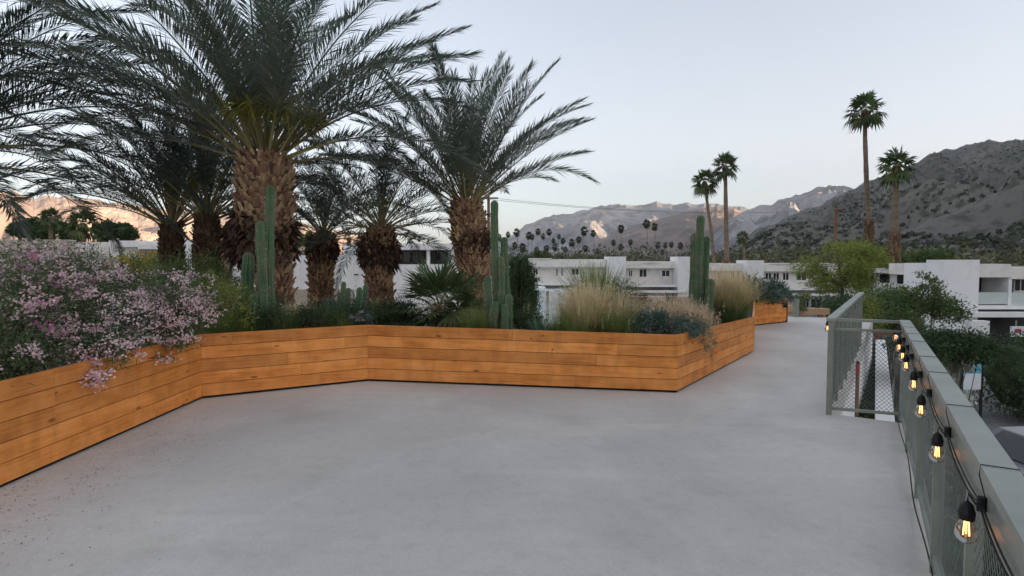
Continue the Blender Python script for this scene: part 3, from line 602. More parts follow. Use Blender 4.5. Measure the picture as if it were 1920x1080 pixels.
# ------------------------------------------------------------------ generic foliage
def core(mb_, blobs, f=.72, mi=0, nu=9, nv=6):
    for c, s in blobs:
        c = np.array(tuple(c)); s = np.array(tuple(s)) * f; vs = []
        for j in range(nv + 1):
            for k in range(nu):
                ph = math.pi * j / nv; th = 2 * math.pi * k / nu; d = np.array([math.sin(ph) * math.cos(th), math.sin(ph) * math.sin(th), math.cos(ph)])
                vs.append(c + d * s * (1 + .35 * noise.noise(Vector(tuple(c * 3 + d * 1.3)))))
        mb_.add(vs, [(j * nu + k, (j + 1) * nu + k, (j + 1) * nu + (k + 1) % nu, j * nu + (k + 1) % nu) for j in range(nv) for k in range(nu)], mi)
def clump(mb_, blobs, n, ln, wd, r, mi=0, shell=.55, upb=.2, bend=.15, nclu=None):
    blobs = [(np.array(tuple(c), float), np.array(tuple(s), float)) for c, s in blobs]; vol = np.array([s.prod() ** .8 for _, s in blobs]); vol /= vol.sum()
    cnt = r.multinomial(n, vol)
    for (c, s), k in zip(blobs, cnt):
        if k < 3: continue
        nc = nclu or max(4, k // 45); cd_ = unit(nc, r); cc = c + cd_ * s * r.uniform(shell, 1.0, (nc, 1))
        w_ = r.integers(0, nc, k); cs = s.mean() * .22
        p = cc[w_] + r.normal(0, cs, (k, 3)); d = cd_[w_] * .8 + r.normal(0, .6, (k, 3)); d[:, 2] += upb
        mb_.leaves(p, d, unit(k, r), ln * r.uniform(.6, 1.3, k), wd * r.uniform(.7, 1.2, k), mi, bend=bend)
def stems(mb_, base, blobs, n, rad, r, mi=1):
    for i in range(n):
        c, s = blobs[r.integers(0, len(blobs))]; e = Vector(c) + Vector(tuple(unit(1, r)[0] * np.array(tuple(s)) * .7)); b = Vector(base) + Vector((r.normal(0, .08), r.normal(0, .08), 0))
        m_ = b.lerp(e, .5) + Vector((r.normal(0, .06), r.normal(0, .06), .08)); mb_.tube([b, m_, e], [rad, rad * .7, rad * .3], 4, mi, cap=False)
def shrub(name, base, blobs, n, ln, wd, mat, label, cat, seed, group=None, st=14, srad=.012, flowers=None, shell=.45, bend=.15, upb=.2, co=0):
    r = np.random.default_rng(seed); root = thing(name, base, label, cat, group)
    f_ = MB(); clump(f_, blobs, n, ln, wd, r, shell=shell, bend=bend, upb=upb)
    if co: core(f_, blobs, co)
    f_.build('foliage', mat, root)
    s_ = MB(); stems(s_, base, blobs, st, srad, r, 0); s_.build('stem', m_stem, root)
    if flowers:
        for (fm, nf, nfl, fsz, crad, cond) in flowers:
            fl = MB(); tot = []; fw = np.array([np.prod(b[1]) ** .6 for b in blobs]); fw /= fw.sum()
            for k in range(nf):
                c, s = blobs[r.choice(len(blobs), p=fw)]; d = unit(1, r)[0]; d[2] = abs(d[2]) * .9 - .25
                if cond and d[1] > .3: d[1] *= -1
                tot.append(np.array(tuple(c)) + d / np.linalg.norm(d) * np.array(tuple(s)) * r.uniform(.9, 1.22))
            tot = np.array(tot); kk = r.integers(0, nf, nf * nfl); p = tot[kk] + r.normal(0, crad, (nf * nfl, 3)) * np.array([1, 1, .6])
            d1 = unit(len(p), r); d1[:, 2] = np.abs(d1[:, 2]) * .5; fl.leaves(p, d1, unit(len(p), r), fsz, fsz * .8, 0, mid=.6, bend=-.1)
            fl.leaves(p, -d1 + r.normal(0, .4, d1.shape), unit(len(p), r), fsz, fsz * .8, 0, mid=.6, bend=-.1)
            fl.build('flowers', fm, root)
    return root
def blade_tuft(mb_, base, n, h, spread, wd, r, mi=0, curve=.6, seg=4, rb=.1):
    az = r.uniform(0, 2 * math.pi, n); sp_ = np.abs(r.normal(0, spread, n)); hh = h * r.uniform(.55, 1.05, n)
    b = np.array(tuple(base)) + np.stack([np.cos(az) * r.uniform(0, rb, n), np.sin(az) * r.uniform(0, rb, n), np.zeros(n)], 1)
    dx = np.stack([np.cos(az), np.sin(az), np.zeros(n)], 1); tv = np.linspace(0, 1, seg + 1); a2 = az + math.pi / 2 + r.normal(0, .6, n); sd_ = np.stack([np.cos(a2), np.sin(a2), np.zeros(n)], 1)
    rows = []
    for t in tv:
        th = sp_ * (.35 + curve * t * 1.3); p = b + dx * (np.sin(np.minimum(th, 2.2)) * hh * t)[:, None]; p[:, 2] += np.cos(np.minimum(th, 2.0)) * hh * t
        w_ = wd * (1 - t * .92) * .5; rows += [p - sd_ * w_, p + sd_ * w_]
    V = np.stack(rows, 1); k = V.shape[1]; f = [(2 * i, 2 * i + 1, 2 * i + 3, 2 * i + 2) for i in range(seg)]
    Fq = (np.arange(n)[:, None, None] * k + np.array(f)[None]).reshape(-1, 4); mb_.add(V.reshape(-1, 3), Fq, mi); return V[:, -1]
def grass(base, n, h, spread, mat, label, seed, wd=.006, plumes=0, group=None, curve=.6, rb=.14, tufts=1, tspread=.0, name='ornamental_grass'):
    r = np.random.default_rng(seed); m_ = MB(); b = Vector(base)
    for k in range(tufts):
        bb = b + Vector((r.normal(0, tspread), r.normal(0, tspread * .5), 0)) if k else b
        tips = blade_tuft(m_, bb, n // tufts, h * r.uniform(.85, 1.05) if k else h, spread, wd, r, curve=curve, rb=rb)
        if plumes:
            q = tips[r.integers(0, len(tips), plumes // tufts)]; kk = np.repeat(q, 14, 0); kk = kk - np.array([0, 0, 1]) * r.uniform(0, .13, (len(kk), 1))
            m_.leaves(kk, np.array([0, 0, .8]) + r.normal(0, .55, kk.shape), unit(len(kk), r), .035, .006)
    o = m_.build(name, mat, loc=tuple(base)); return tag(o, label, 'ornamental grass', group)
def soil_at(px, Y): p = at(px, 560, Y); return Vector((p.x, p.y, SOIL - .0))

# pink flowering bushes on the left
def bl(px, py, Y, sx, sy, sz): return (at(px, py, Y), (sx, sy, sz))
bb = [bl(40, 590, 5.3, .55, .6, .42), bl(-60, 560, 5.0, .6, .6, .5), bl(-110, 660, 4.7, .5, .7, .4), bl(30, 650, 5.0, .42, .45, .24), bl(90, 530, 5.8, .5, .5, .38), bl(120, 620, 5.6, .45, .4, .32), bl(-40, 680, 4.5, .3, .4, .2)]
shrub('flowering_bush', soil_at(10, 5.5), bb, 16000, .062, .011, m_leafgr, 'large dark leafed bush with pink flower clusters at the left edge of the planter', 'flowering bush', 1, 'pink flowering bushes', st=40,
      flowers=[(m_pink, 100, 14, .029, .046, True), (m_magenta, 36, 12, .029, .046, True), (m_palepink, 60, 12, .029, .046, True)])
bb = [bl(200, 590, 6.0, .45, .45, .40), bl(260, 560, 6.4, .5, .45, .38), bl(190, 660, 5.5, .3, .25, .22), bl(150, 540, 6.4, .45, .4, .4), bl(190, 700, 5.25, .07, .07, .05), bl(170, 680, 5.3, .1, .08, .06), bl(232, 645, 5.5, .12, .1, .05), bl(245, 668, 5.45, .08, .07, .04), bl(320, 672, 6.1, .06, .06, .03), bl(205, 655, 5.4, .14, .1, .07), bl(180, 718, 5.2, .04, .05, .03)]
shrub('flowering_bush', soil_at(200, 6.3), bb, 11000, .058, .011, m_leafgr, 'middle pink flowering bush with a spray drooping lowest over the orange boards', 'flowering bush', 2, 'pink flowering bushes', st=30,
      flowers=[(m_pink, 85, 14, .029, .046, True), (m_palepink, 55, 12, .029, .046, True)])
bb = [bl(330, 590, 6.7, .38, .4, .33), bl(300, 630, 6.3, .28, .25, .2), bl(355, 560, 7.2, .34, .3, .3), bl(290, 560, 7.0, .3, .3, .3), bl(345, 635, 6.4, .16, .15, .12)]
shrub('flowering_bush', soil_at(320, 6.9), bb, 8000, .05, .010, m_leafgr, 'rightmost pink flowering bush, lighter and denser in blossom, at the planter corner', 'flowering bush', 3, 'pink flowering bushes', st=26,
      flowers=[(m_pink, 95, 13, .029, .046, True), (m_palepink, 55, 12, .029, .046, True)])
bb = [bl(110, 495, 8.0, .55, .4, .28), bl(60, 500, 8.0, .4, .4, .25), bl(170, 510, 8.0, .35, .3, .25)]
shrub('flowering_bush', at(110, 560, 8.0) * 1 - Vector((0, 0, 0)), bb, 6000, .045, .012, m_leafmd, 'pale flowered bush rising behind the pink ones in front of the beige wall', 'flowering bush', 4, 'pink flowering bushes', st=20,
      flowers=[(m_palepink, 110, 22, .019, .035, True)])
bb = [bl(235, 510, 8.6, .35, .3, .22), bl(265, 500, 8.6, .25, .25, .2)]
shrub('flowering_bush', at(240, 570, 8.6), bb, 3500, .045, .015, m_leafyg, 'small green bush with mustard yellow flowers among the pink ones', 'flowering bush', 5, 'pink flowering bushes', st=14,
      flowers=[(m_yflower, 50, 22, .019, .035, True)])

# green shrubs between the flower bushes and the cacti
bb = [bl(415, 570, 8.1, .38, .35, .28), bl(390, 545, 8.6, .35, .3, .25), bl(450, 595, 7.9, .2, .2, .14)]
shrub('leafy_shrub', soil_at(415, 8.1), bb, 5500, .05, .014, m_leafyg, 'loose yellow green shrub left of the tallest column cactus', 'shrub', 6, 'low shrubs in the planter')
bb = [bl(375, 500, 9.9, .5, .4, .25), bl(300, 510, 10.2, .5, .4, .25), bl(430, 535, 9.6, .3, .3, .2)]
shrub('leafy_shrub', Vector((at(375, 500, 9.9).x, 9.9, 0)), bb, 5000, .06, .02, m_leafmd, 'mid green shrub at the foot of the two dark palm trunks', 'shrub', 7, 'low shrubs in the planter', st=20)
bb = [bl(545, 592, 8.1, .35, .25, .12), bl(600, 588, 8.3, .35, .25, .13), bl(655, 588, 8.6, .35, .25, .13)]
shrub('leafy_shrub', soil_at(600, 8.3), bb, 5200, .045, .012, m_leafdk, 'low dark green shrub behind the angled planter boards', 'shrub', 8, 'low shrubs in the planter')
bb = [bl(450, 590, 8.2, .3, .25, .16), bl(480, 600, 8.1, .25, .2, .12)]
shrub('leafy_shrub', soil_at(455, 8.2), bb, 3200, .05, .012, m_leafdk, 'dark low shrub around the feet of the tallest column cactus', 'shrub', 9, 'low shrubs in the planter')
bb = [bl(760, 585, 8.9, .45, .25, .17), bl(820, 595, 8.7, .4, .25, .1), bl(735, 600, 8.7, .25, .2, .1)]
shrub('leafy_shrub', soil_at(770, 8.8), bb, 5200, .055, .012, m_leafdk, 'dark spreading shrub under the fan palm shrub', 'shrub', 10, 'low shrubs in the planter')
bb = [bl(680, 596, 8.5, .16, .12, .10)]
shrub('leafy_shrub', soil_at(680, 8.6), bb, 900, .04, .013, m_leafbg, 'small silvery plant with tiny white flowers at the inner planter corner', 'shrub', 11, 'low shrubs in the planter', st=8,
      flowers=[(m_palepink, 16, 10, .014, .02, True)])
bb = [bl(1250, 604, 8.0, .40, .2, .1), bl(1290, 610, 7.9, .26, .2, .09), bl(1225, 596, 8.2, .2, .15, .1), bl(1215, 600, 8.0, .3, .2, .1), bl(1300, 618, 7.75, .12, .1, .08)]
shrub('leafy_shrub', soil_at(1250, 8.1), bb, 4800, .035, .018, m_leafbg, 'blue green small leaved shrub spilling over the front corner of the planter', 'shrub', 12, 'low shrubs in the planter', shell=.5)
bb = [bl(1430, 548, 15.5, .45, .4, .2), bl(1460, 550, 15.9, .35, .3, .18), bl(1405, 540, 15.2, .3, .3, .25)]
shrub('leafy_shrub', soil_at(1435, 15.7), bb, 3500, .14, .04, m_leafbg, 'spiky blue green shrub at the far end of the planter', 'shrub', 13, 'low shrubs in the planter', upb=.7)
bb = [bl(1165, 545, 8.8, .25, .2, .22), bl(1180, 580, 8.5, .25, .2, .15)]
shrub('leafy_shrub', soil_at(1170, 8.5), bb, 2300, .05, .008, m_leafmd, 'wispy green shrub between the two clumps of fountain grass', 'shrub', 14, 'low shrubs in the planter')
bb = [bl(1202, 565, 9.2, .14, .14, .16), bl(1222, 570, 9.3, .14, .12, .1), bl(1190, 585, 9.0, .1, .1, .1)]
shrub('leafy_shrub', Vector((at(1205, 560, 9.0).x, 9.0, SOIL)), bb, 900, .05, .012, m_redleaf, 'dry rust brown shrub between the grasses', 'shrub', 15, 'low shrubs in the planter')
for i, (px, py, Y, w_, mt, lab) in enumerate([(500, 575, 9.3, .5, m_leafgr, 'grey green bush behind the tallest column cactus'), (650, 575, 9.2, .45, m_leafbg, 'bluish bush around the cluster of short cacti'),
        (725, 585, 9.0, .35, m_leafmd, 'bright green bush at the foot of the mid sized palm'), (890, 590, 9.0, .35, m_leafmd, 'green bush between the fan palm shrub and the middle cactus group'), (985, 597, 8.9, .2, m_leafgr, 'small grey bush right of the middle cactus group')]):
    bb = [bl(px, py, Y, w_, .3, .16), bl(px + 25, py + 8, Y, w_ * .6, .25, .12), bl(px - 25, py + 6, Y, w_ * .6, .25, .12)]
    shrub('leafy_shrub', soil_at(px, Y), bb, 3000, .05, .016, mt, lab, 'shrub', 120 + i, 'low shrubs in the planter', upb=.4)
# trailing plant over the wall
bb = [bl(1325, 630, 7.95, .07, .07, .12), bl(1330, 655, 7.95, .05, .05, .12), bl(1345, 640, 8.1, .06, .05, .06), bl(1318, 612, 7.95, .12, .1, .06), bl(1333, 672, 7.95, .03, .03, .06)]
root = shrub('trailing_plant', soil_at(1318, 8.2), bb, 1500, .026, .010, m_leaftan, 'straggly tan plant trailing down the outside of the planter boards', 'plant', 16, st=24, srad=.003)

# grasses
grass(soil_at(1113, 8.3), 5200, .9, .42, m_grassA, 'big fountain grass with straw coloured plumes left of the dry shrub', 31, plumes=260, group='plumed grasses in the planter', tufts=5, tspread=.22)
grass(soil_at(1245, 8.7), 3000, .66, .5, m_grassB, 'pinkish tan grass behind the blue green shrub', 32, plumes=200, group='plumed grasses in the planter', tufts=4, tspread=.28)
grass(soil_at(1372, 10.6), 4600, 1.05, .38, m_grassA, 'tall pale fountain grass right of the right hand cactus group', 33, plumes=280, group='plumed grasses in the planter', tufts=5, tspread=.2)
grass(soil_at(1302, 9.0), 1500, .45, .6, m_grassB, 'short feathery tan tuft at the base of the right hand cactus group', 34, plumes=90, group='plumed grasses in the planter', tufts=2, tspread=.12)
grass(soil_at(563, 8.5), 1600, .52, .3, m_grassA, 'slim straw coloured tuft right of the largest palm trunk', 35, plumes=60, group='plumed grasses in the planter', tufts=2, tspread=.1)
for i, (px, Y, lab) in enumerate([(428, 7.9, 'green grass tuft at the outer planter corner by the flowers'), (540, 8.2, 'green grass tuft right beside the tallest column cactus'), (612, 8.5, 'green grass tuft in front of the smallest palm'),
                                  (905, 8.3, 'green grass tuft left of the middle cactus group'), (1150, 8.1, 'dark green grass tuft at the right of the big fountain grass'), (1065, 8.1, 'dark green grass tuft at the left foot of the big fountain grass')]):
    grass(soil_at(px, Y), 1900, .52, .62, m_grassC, lab, 40 + i, group='green grass tufts in the planter', tufts=3, tspread=.16, name='grass_tuft')
grass(soil_at(1117, 9.0), 800, 1.16, .36, m_grassC, 'bright green bamboo like tuft standing behind the big fountain grass', 50, wd=.028, name='grass_tuft', curve=.9, rb=.25)

# agave / yucca rosettes
def rosette(base, n, ln, wd, label, seed, mat=m_agave, el=(15, 85), name='agave', stemh=0.0):
    r = np.random.default_rng(seed); m_ = MB(); b = np.array(tuple(base)) + np.array([0, 0, stemh]); az = np.arange(n) * 2.39996; e = np.radians(np.linspace(el[1], el[0], n)) + r.normal(0, .08, n)
    d = np.stack([np.cos(e) * np.cos(az), np.cos(e) * np.sin(az), np.sin(e)], 1); up = np.cross(np.stack([-np.sin(az), np.cos(az), 0 * az], 1), d)
    m_.leaves(np.repeat(b[None], n, 0) + d * wd * .4, d, up, ln * r.uniform(.85, 1.1, n), wd, 0, bend=.05, mid=.4)
    m_.leaves(np.repeat(b[None], n, 0) + d * wd * .4 - up * wd * .18, d, up, ln * r.uniform(.8, .98, n), wd * .8, 0, bend=.05, mid=.4)
    if stemh: m_.tube([tuple(base), tuple(b)], wd * .8, 8, 1)
    return tag(m_.build(name, [mat, m_bark], loc=tuple(base)), label, 'agave')
rosette(soil_at(1007, 8.0) + Vector((0, 0, .02)), 30, .36, .045, 'small spiky agave behind the straight planter wall', 61)
rosette(soil_at(1036, 8.2), 22, .24, .03, 'tiny agave just left of the big fountain grass', 62)
rosette(soil_at(1414, 15.3), 46, .75, .09, 'dark agave rosette on the far bend of the planter', 63)
rosette(soil_at(1447, 15.9), 46, .6, .08, 'dark spiky yucca nearest the far end of the planter', 64, stemh=.12)

# ------------------------------------------------------------------ column cacti
def cactus_group(cols, label, seed, cat='cactus', padded=()):
    r = random.Random(seed); rr = np.random.default_rng(seed); base = None; root = None
    for (px, ytop, wpx, Y, lean) in cols:
        top = at(px, ytop, Y); rad = wpx * .5 * Y / F; b = Vector((top.x + lean * .3, Y, SOIL - .05))
        if root is None: root = thing('column_cactus', (b.x, b.y, SOIL), label, cat)
        m_ = MB(); H = top.z - b.z; n = max(14, int(H / .08)); P = []; Rr = []
        for i in range(n + 1):
            t = i / n; P.append(b.lerp(top, t) + Vector(((.022 * math.sin(t * 4 + seed + px)) * (1 - t * .3), .015 * math.cos(t * 5), 0))); cons = 1 + .05 * math.sin(t * 23 + seed)
            Rr.append(rad * cons * (.86 + .14 * min(1, t * 4)))
        for k in range(1, 7):
            a_ = k / 6 * math.pi / 2; P.append(P[n] + Vector((0, 0, rad * 1.3 * math.sin(a_)))); Rr.append(rad * max(.04, math.cos(a_)))
        m_.tube(P, Rr, 22, 0, rib=.15)
        sp_ = m_; k = int(H * 260); t = rr.uniform(0, .99, k); a = (rr.integers(0, 11, k) * 2) * 2 * math.pi / 22
        pos = np.array([tuple(P[min(n, int(x * n))]) for x in t]); zz = b.z + t * H; o = np.stack([np.cos(a), np.sin(a), 0 * a], 1)
        # tube frame: axes come from T x ref
        T = (P[1] - P[0]).normalized(); A = T.cross(Vector((1, 0, 0))).normalized(); B = T.cross(A); o = np.cos(a)[:, None] * np.array(A) + np.sin(a)[:, None] * np.array(B)
        pos = pos + o * rad * 1.08; pos[:, 2] = zz
        sp_.leaves(pos, o + rr.normal(0, .5, o.shape), unit(k, rr), .03, .005, 1); m_.build('stem', [m_cactus, m_spine], root)
    return root
cactus_group([(505, 357, 15, 8.35, 0), (489, 424, 16, 8.25, 0), (466, 486, 20, 8.5, .0), (478, 560, 16, 8.2, 0), (497, 540, 12, 8.2, 0)], 'tallest column cactus group, in front of the largest palm trunk', 1)
cactus_group([(929, 384, 13, 8.55, 0), (947, 452, 12, 8.6, 0), (939, 487, 10, 8.45, 0), (916, 526, 13, 8.5, 0), (955, 560, 14, 8.4, 0), (925, 575, 15, 8.3, 0), (945, 578, 13, 8.3, 0)], 'middle group of ribbed green column cacti right of the upright palm', 2)
cactus_group([(1313, 412, 13, 10.2, 0), (1302, 446, 15, 10.2, 0), (1325, 450, 11, 10.3, 0), (1332, 531, 13, 10.0, 0)], 'right hand group of dark column cacti beside the pale grass', 3)
cactus_group([(645, 533, 8, 9.0, 0), (652, 545, 8, 9.0, 0), (638, 552, 7, 9.0, 0), (672, 545, 10, 8.9, 0), (684, 538, 8, 9.0, 0)], 'cluster of short bluish cacti left of the mid sized palm', 4)

# ------------------------------------------------------------------ fan palm shrubs in the planter
def fan_shrub(px, ybase, Y, Rm, n, seed, label, loz=.0, trunkh=.45, z0=None, lo=-25, mat=m_fan):
    b = Vector((at(px, 560, Y).x, Y, SOIL if z0 is None else z0)); root = thing('fan_palm_shrub', b, label, 'palm shrub', 'bushy fan palms near the planter'); r = np.random.default_rng(seed)
    tk = MB(); tk.tube([b, b + Vector((.02, 0, trunkh))], [.09, .075], 9, 0); trunk_scales(tk, [b, b + Vector((.02, 0, trunkh))], [.09, .08], 8, 9, .1, r, 0); tk.build('trunk', m_boot, root)
    cr = MB(); top = b + Vector((.02, 0, trunkh))
    for i in range(n):
        q = (i + .5) / n; az = i * 2.39996; el = R(80 + (lo - 80) * q + r.uniform(-8, 8)); d = Vector((math.cos(el) * math.sin(az), math.cos(el) * math.cos(az), math.sin(el)))
        fan_leaf(cr, top, d, Rm * .55 * r.uniform(.8, 1.15), Rm * .6, r, 21, spread=1.5, droop=.1, wd=Rm * .05)
    cr.build('crown', [mat, m_rachis], root); return root
fan_shrub(822, 600, 8.9, .80, 30, 71, 'bushy fan palm with arching green leaves before the upright date palm', trunkh=.38)
fan_shrub(862, 600, 9.2, .55, 16, 72, 'smaller fan palm tucked beside the upright date palm trunk', trunkh=.2)
fan_shrub(1262, 560, 16.0, .95, 26, 73, 'distant bushy fan palm between the grasses and the right hand cacti', trunkh=.8, z0=-1.0, lo=-45)
# its raised bed behind
mbx = MB(); p = at(1262, 560, 16.0); mbx.box(p.x - 1.6, p.x + 1.6, 15.2, 17.2, GZ, -.98); tag(mbx.build('raised_bed', m_conc), 'low pale concrete bed holding the distant bushy fan palm', 'planter bed')
for i, (px, Y, s) in enumerate([(1218, 8.9, .07), (1238, 9.0, .09)]):
    m_ = MB(); b = soil_at(px, Y); r = np.random.default_rng(90 + i)
    bm_v = []; nu, nv = 10, 7
    for j in range(nv + 1):
        for k in range(nu):
            ph = math.pi * j / nv; th = 2 * math.pi * k / nu; d = Vector((math.sin(ph) * math.cos(th), math.sin(ph) * math.sin(th), math.cos(ph) * .7)); s2 = s * (1 + .3 * noise.noise(d * 1.7 + Vector((i * 5, 0, 0))))
            bm_v.append(tuple(b + d * s2 + Vector((0, 0, .04))))
    m_.add(bm_v, [(j * nu + k, j * nu + (k + 1) % nu, (j + 1) * nu + (k + 1) % nu, (j + 1) * nu + k) for j in range(nv) for k in range(nu)])
    tag(m_.build('garden_rock', m_rock), ['small pale rock behind the dry rust shrub', 'larger pale rock by the pinkish tan grass'][i], 'rock', 'pale rocks in the planter')

# fallen petals and soil crumbs on the deck
m_ = MB(); r = np.random.default_rng(3); n = 700
t = r.uniform(0, 1, n); k = np.abs(r.normal(0, .55, n)) + .04; base = np.array(A_ - dAB * 1.5)[None] + np.array(dAB)[None] * (t * 4.0)[:, None]
nrm = np.array([dAB.y, -dAB.x, 0]); pos = base + nrm[None] * k[:, None]; pos[:, 2] = .004
ph = r.uniform(0, 6.28, n); d = np.stack([np.cos(ph), np.sin(ph), 0 * ph], 1); sz = r.uniform(.006, .02, n)
m_.leaves(pos, d, np.repeat(np.array([[0, 0, 1.]]), n, 0), sz, sz * .6, 0)
h_ = n // 3; m_.leaves(pos[:h_] + np.array([.03, .05, .001]), d[:h_], np.repeat(np.array([[0, 0, 1.]]), h_, 0), sz[:h_], sz[:h_] * .6, 1)
tag(m_.build('fallen_petals', [m_soil, m_magenta], loc=(A_.x, A_.y, 0)), 'scattered dark crumbs and dried petals on the deck under the flowers', 'petals', kind='stuff')

# ------------------------------------------------------------------ railings
TOP = 1.07
cl = [(G(1688.5, 600, TOP) + G(1704, 600, TOP)) * .5, (G(1836, 860, TOP) + G(1891, 860, TOP)) * .5]
dC = (cl[0] - cl[1]).normalized(); lineN = Vector((cl[1].x, cl[1].y, 0)); dC = Vector((dC.x, dC.y, 0)).normalized()
LN1 = (cl[0] - cl[1]).length; LN0 = -2.6
nI = Vector((-dC.y, dC.x, 0))   # to the left = deck side
def diamond(mb_, p, d, l0, l1, z0, z1, pitch, rad, mi=0, thick=.012):
    d = Vector((d.x, d.y, 0)).normalized(); nv = Vector((-d.y, d.x, 0)); H = z1 - z0; L_ = l1 - l0; k = -int(H / pitch) - 1
    for sgn in (1, -1):
        for i in range(k, int(L_ / pitch) + 1):
            a = l0 + i * pitch; s0, s1 = a, a + H; za, zb = (z0, z1) if sgn == 1 else (z1, z0)
            f0 = max(0, (l0 - s0) / (s1 - s0)); f1 = min(1, (l1 - s0) / (s1 - s0))
            if f1 - f0 < .02: continue
            P0 = Vector((p.x, p.y, 0)) + d * (s0 + (s1 - s0) * f0) + Vector((0, 0, za + (zb - za) * f0)) + nv * sgn * rad
            P1 = Vector((p.x, p.y, 0)) + d * (s0 + (s1 - s0) * f1) + Vector((0, 0, za + (zb - za) * f1)) + nv * sgn * rad
            mb_.tube([P0, P1], rad, 3, mi, cap=False)
rail = thing('metal_railing', (lineN.x, lineN.y, 0), 'near grey green railing with flat cap and string lights along the right deck edge', 'railing')
m_ = MB(); m_.obox(lineN, dC, LN0, LN1, -.046, .046, TOP - .035, TOP); 
m_.build('top_rail', m_railtop, rail)
m_ = MB(); m_.obox(lineN, dC, LN0, LN1 - .01, -.028, .028, TOP - .19, TOP - .052); m_.obox(lineN, dC, LN0, LN1 - .02, -.02, .02, TOP - .051, TOP - .036); m_.build('side_beam', m_rail, rail)
m_ = MB(); m_.obox(lineN, dC, LN0, LN1 - .03, -.018, .018, .07, .11); m_.build('bottom_rail', m_rail, rail)
l = LN1 - .03
while l > LN0:
    m_ = MB(); m_.obox(lineN, dC, l - .02, l + .02, -.0255, .0255, -.02 if l < LN1 - .1 else 0, TOP - .191); m_.build('post', m_rail, rail); l -= 1.18
m_ = MB(); diamond(m_, lineN, dC, LN0, LN1 - .05, .11, TOP - .19, .052, .0014); m_.build('wire_mesh', m_wire, rail)

rail2 = thing('metal_railing', (postL.x, postL.y, 0), 'far grey railing along the walkway with a cross section of chain link in front', 'railing')
pR = lineN + dC * (LN1 - .03); pR = Vector((pR.x, pR.y, 0)) - dC * .0 + nI * .0
pL = Vector((postL.x, postL.y, 0)); dX = (pR - pL).normalized(); LX = (pR - pL).length
for z0_, z1_, hw in ((TOP - .035, TOP - .004, .02), (TOP - .135, TOP - .11, .014), (.055, .085, .015)):
    m_ = MB(); m_.obox(pL, dX, .03, LX - .03, -hw, hw, z0_, z1_); m_.build('cross_rail', m_rail, rail2)
m_ = MB(); diamond(m_, pL, dX, .03, LX - .03, .085, TOP - .135, .044, .0023); m_.build('wire_mesh', m_wire, rail2)
LF = 6.2
m_ = MB(); m_.obox(pL, dF, -.035, LF, -.045, .045, TOP - .03, TOP); m_.build('top_rail', m_railtop, rail2)
m_ = MB(); m_.obox(pL, dF, 0, LF, -.014, .014, .06, .09); m_.obox(pL, dF, 0, LF, -.014, .014, TOP - .14, TOP - .115); m_.build('bottom_rail', m_rail, rail2)
l = 0
while l < LF + .1:
    m_ = MB(); m_.obox(pL, dF, l - .027, l + .027, -.027, .027, -.04 if l == 0 else 0, TOP - .031); m_.build('post', m_rail, rail2); l += .77
m_ = MB(); diamond(m_, pL, dF, .03, LF, .09, TOP - .14, .06, .0009); m_.build('wire_mesh', m_wire, rail2)

# string lights
BULBS = [(1812, 990), (1757, 847), (1727, 768), (1713, 720), (1699, 685), (1692, 667), (1686, 651), (1679, 632)]
sp0 = lineN + nI * .075
sl = thing('string_lights', (sp0.x, sp0.y, 0), 'string of warm glowing bulbs on black cord hung along the near railing', 'string lights')
bpos = [onplane(px, py, sp0, dC) for px, py in BULBS]
last = bpos[0] - dC * .0; extra_b = [bpos[0] - dC * (.62 * (k + 1)) for k in range(3)]
for e in extra_b: e.z = bpos[0].z
allb = extra_b[::-1] + bpos
def bulb(root, p, k, s=1.0):
    so = MB(); so.lathe((p.x, p.y, p.z), [(.028 * s, .0005), (.028 * s, .021 * s), (.05 * s, .023 * s), (.062 * s, .019 * s), (.075 * s, .016 * s), (.085 * s, .006 * s), (.088 * s, .0005)], 12)
    sk_ = so.build('lamp_socket', m_black, root, smooth=False)
    b = MB(); b.lathe((p.x, p.y, p.z), [(.03 * s, .013 * s), (.018 * s, .02 * s), (.0, .029 * s), (-.018 * s, .031 * s), (-.034 * s, .026 * s), (-.044 * s, .014 * s), (-.047 * s, .0006)], 14, 0)
    for q in range(3):
        a = q * 2.1 + k; b.tube([(p.x + .006 * math.cos(a), p.y + .006 * math.sin(a), p.z + .022 * s), (p.x + .009 * math.cos(a), p.y + .009 * math.sin(a), p.z - .022 * s)], .002 * s, 5, 1)
    b.build('bulb', [gb, m_filament], sk_, smooth=True)
cord = MB(); hang = []
for k, p in enumerate(allb):
    bulb(sl, p, k); hk = Vector((p.x, p.y, TOP - .12)) - nI * .035; hang.append(hk)
    cord.tube([p + Vector((0, 0, .085)), p + Vector((.002, 0, .11)), hk.lerp(p, .4) + Vector((0, 0, .03)), hk], .0032, 6)
    cord.tube([hk - Vector((0, 0, .022)), hk + Vector((0, 0, .022))], .013, 8)
hang.sort(key=lambda v: v.y)
for off in (0, .006):
    for a, b in zip(hang[:-1], hang[1:]):
        L_ = (b - a).length; cord.tube([a.lerp(b, t) + Vector((0, 0, -.05 * min(1, L_) * 4 * t * (1 - t) * (1.0 if off else .6))) + nI * off for t in np.linspace(0, 1, 9)], .0034, 6, cap=False)
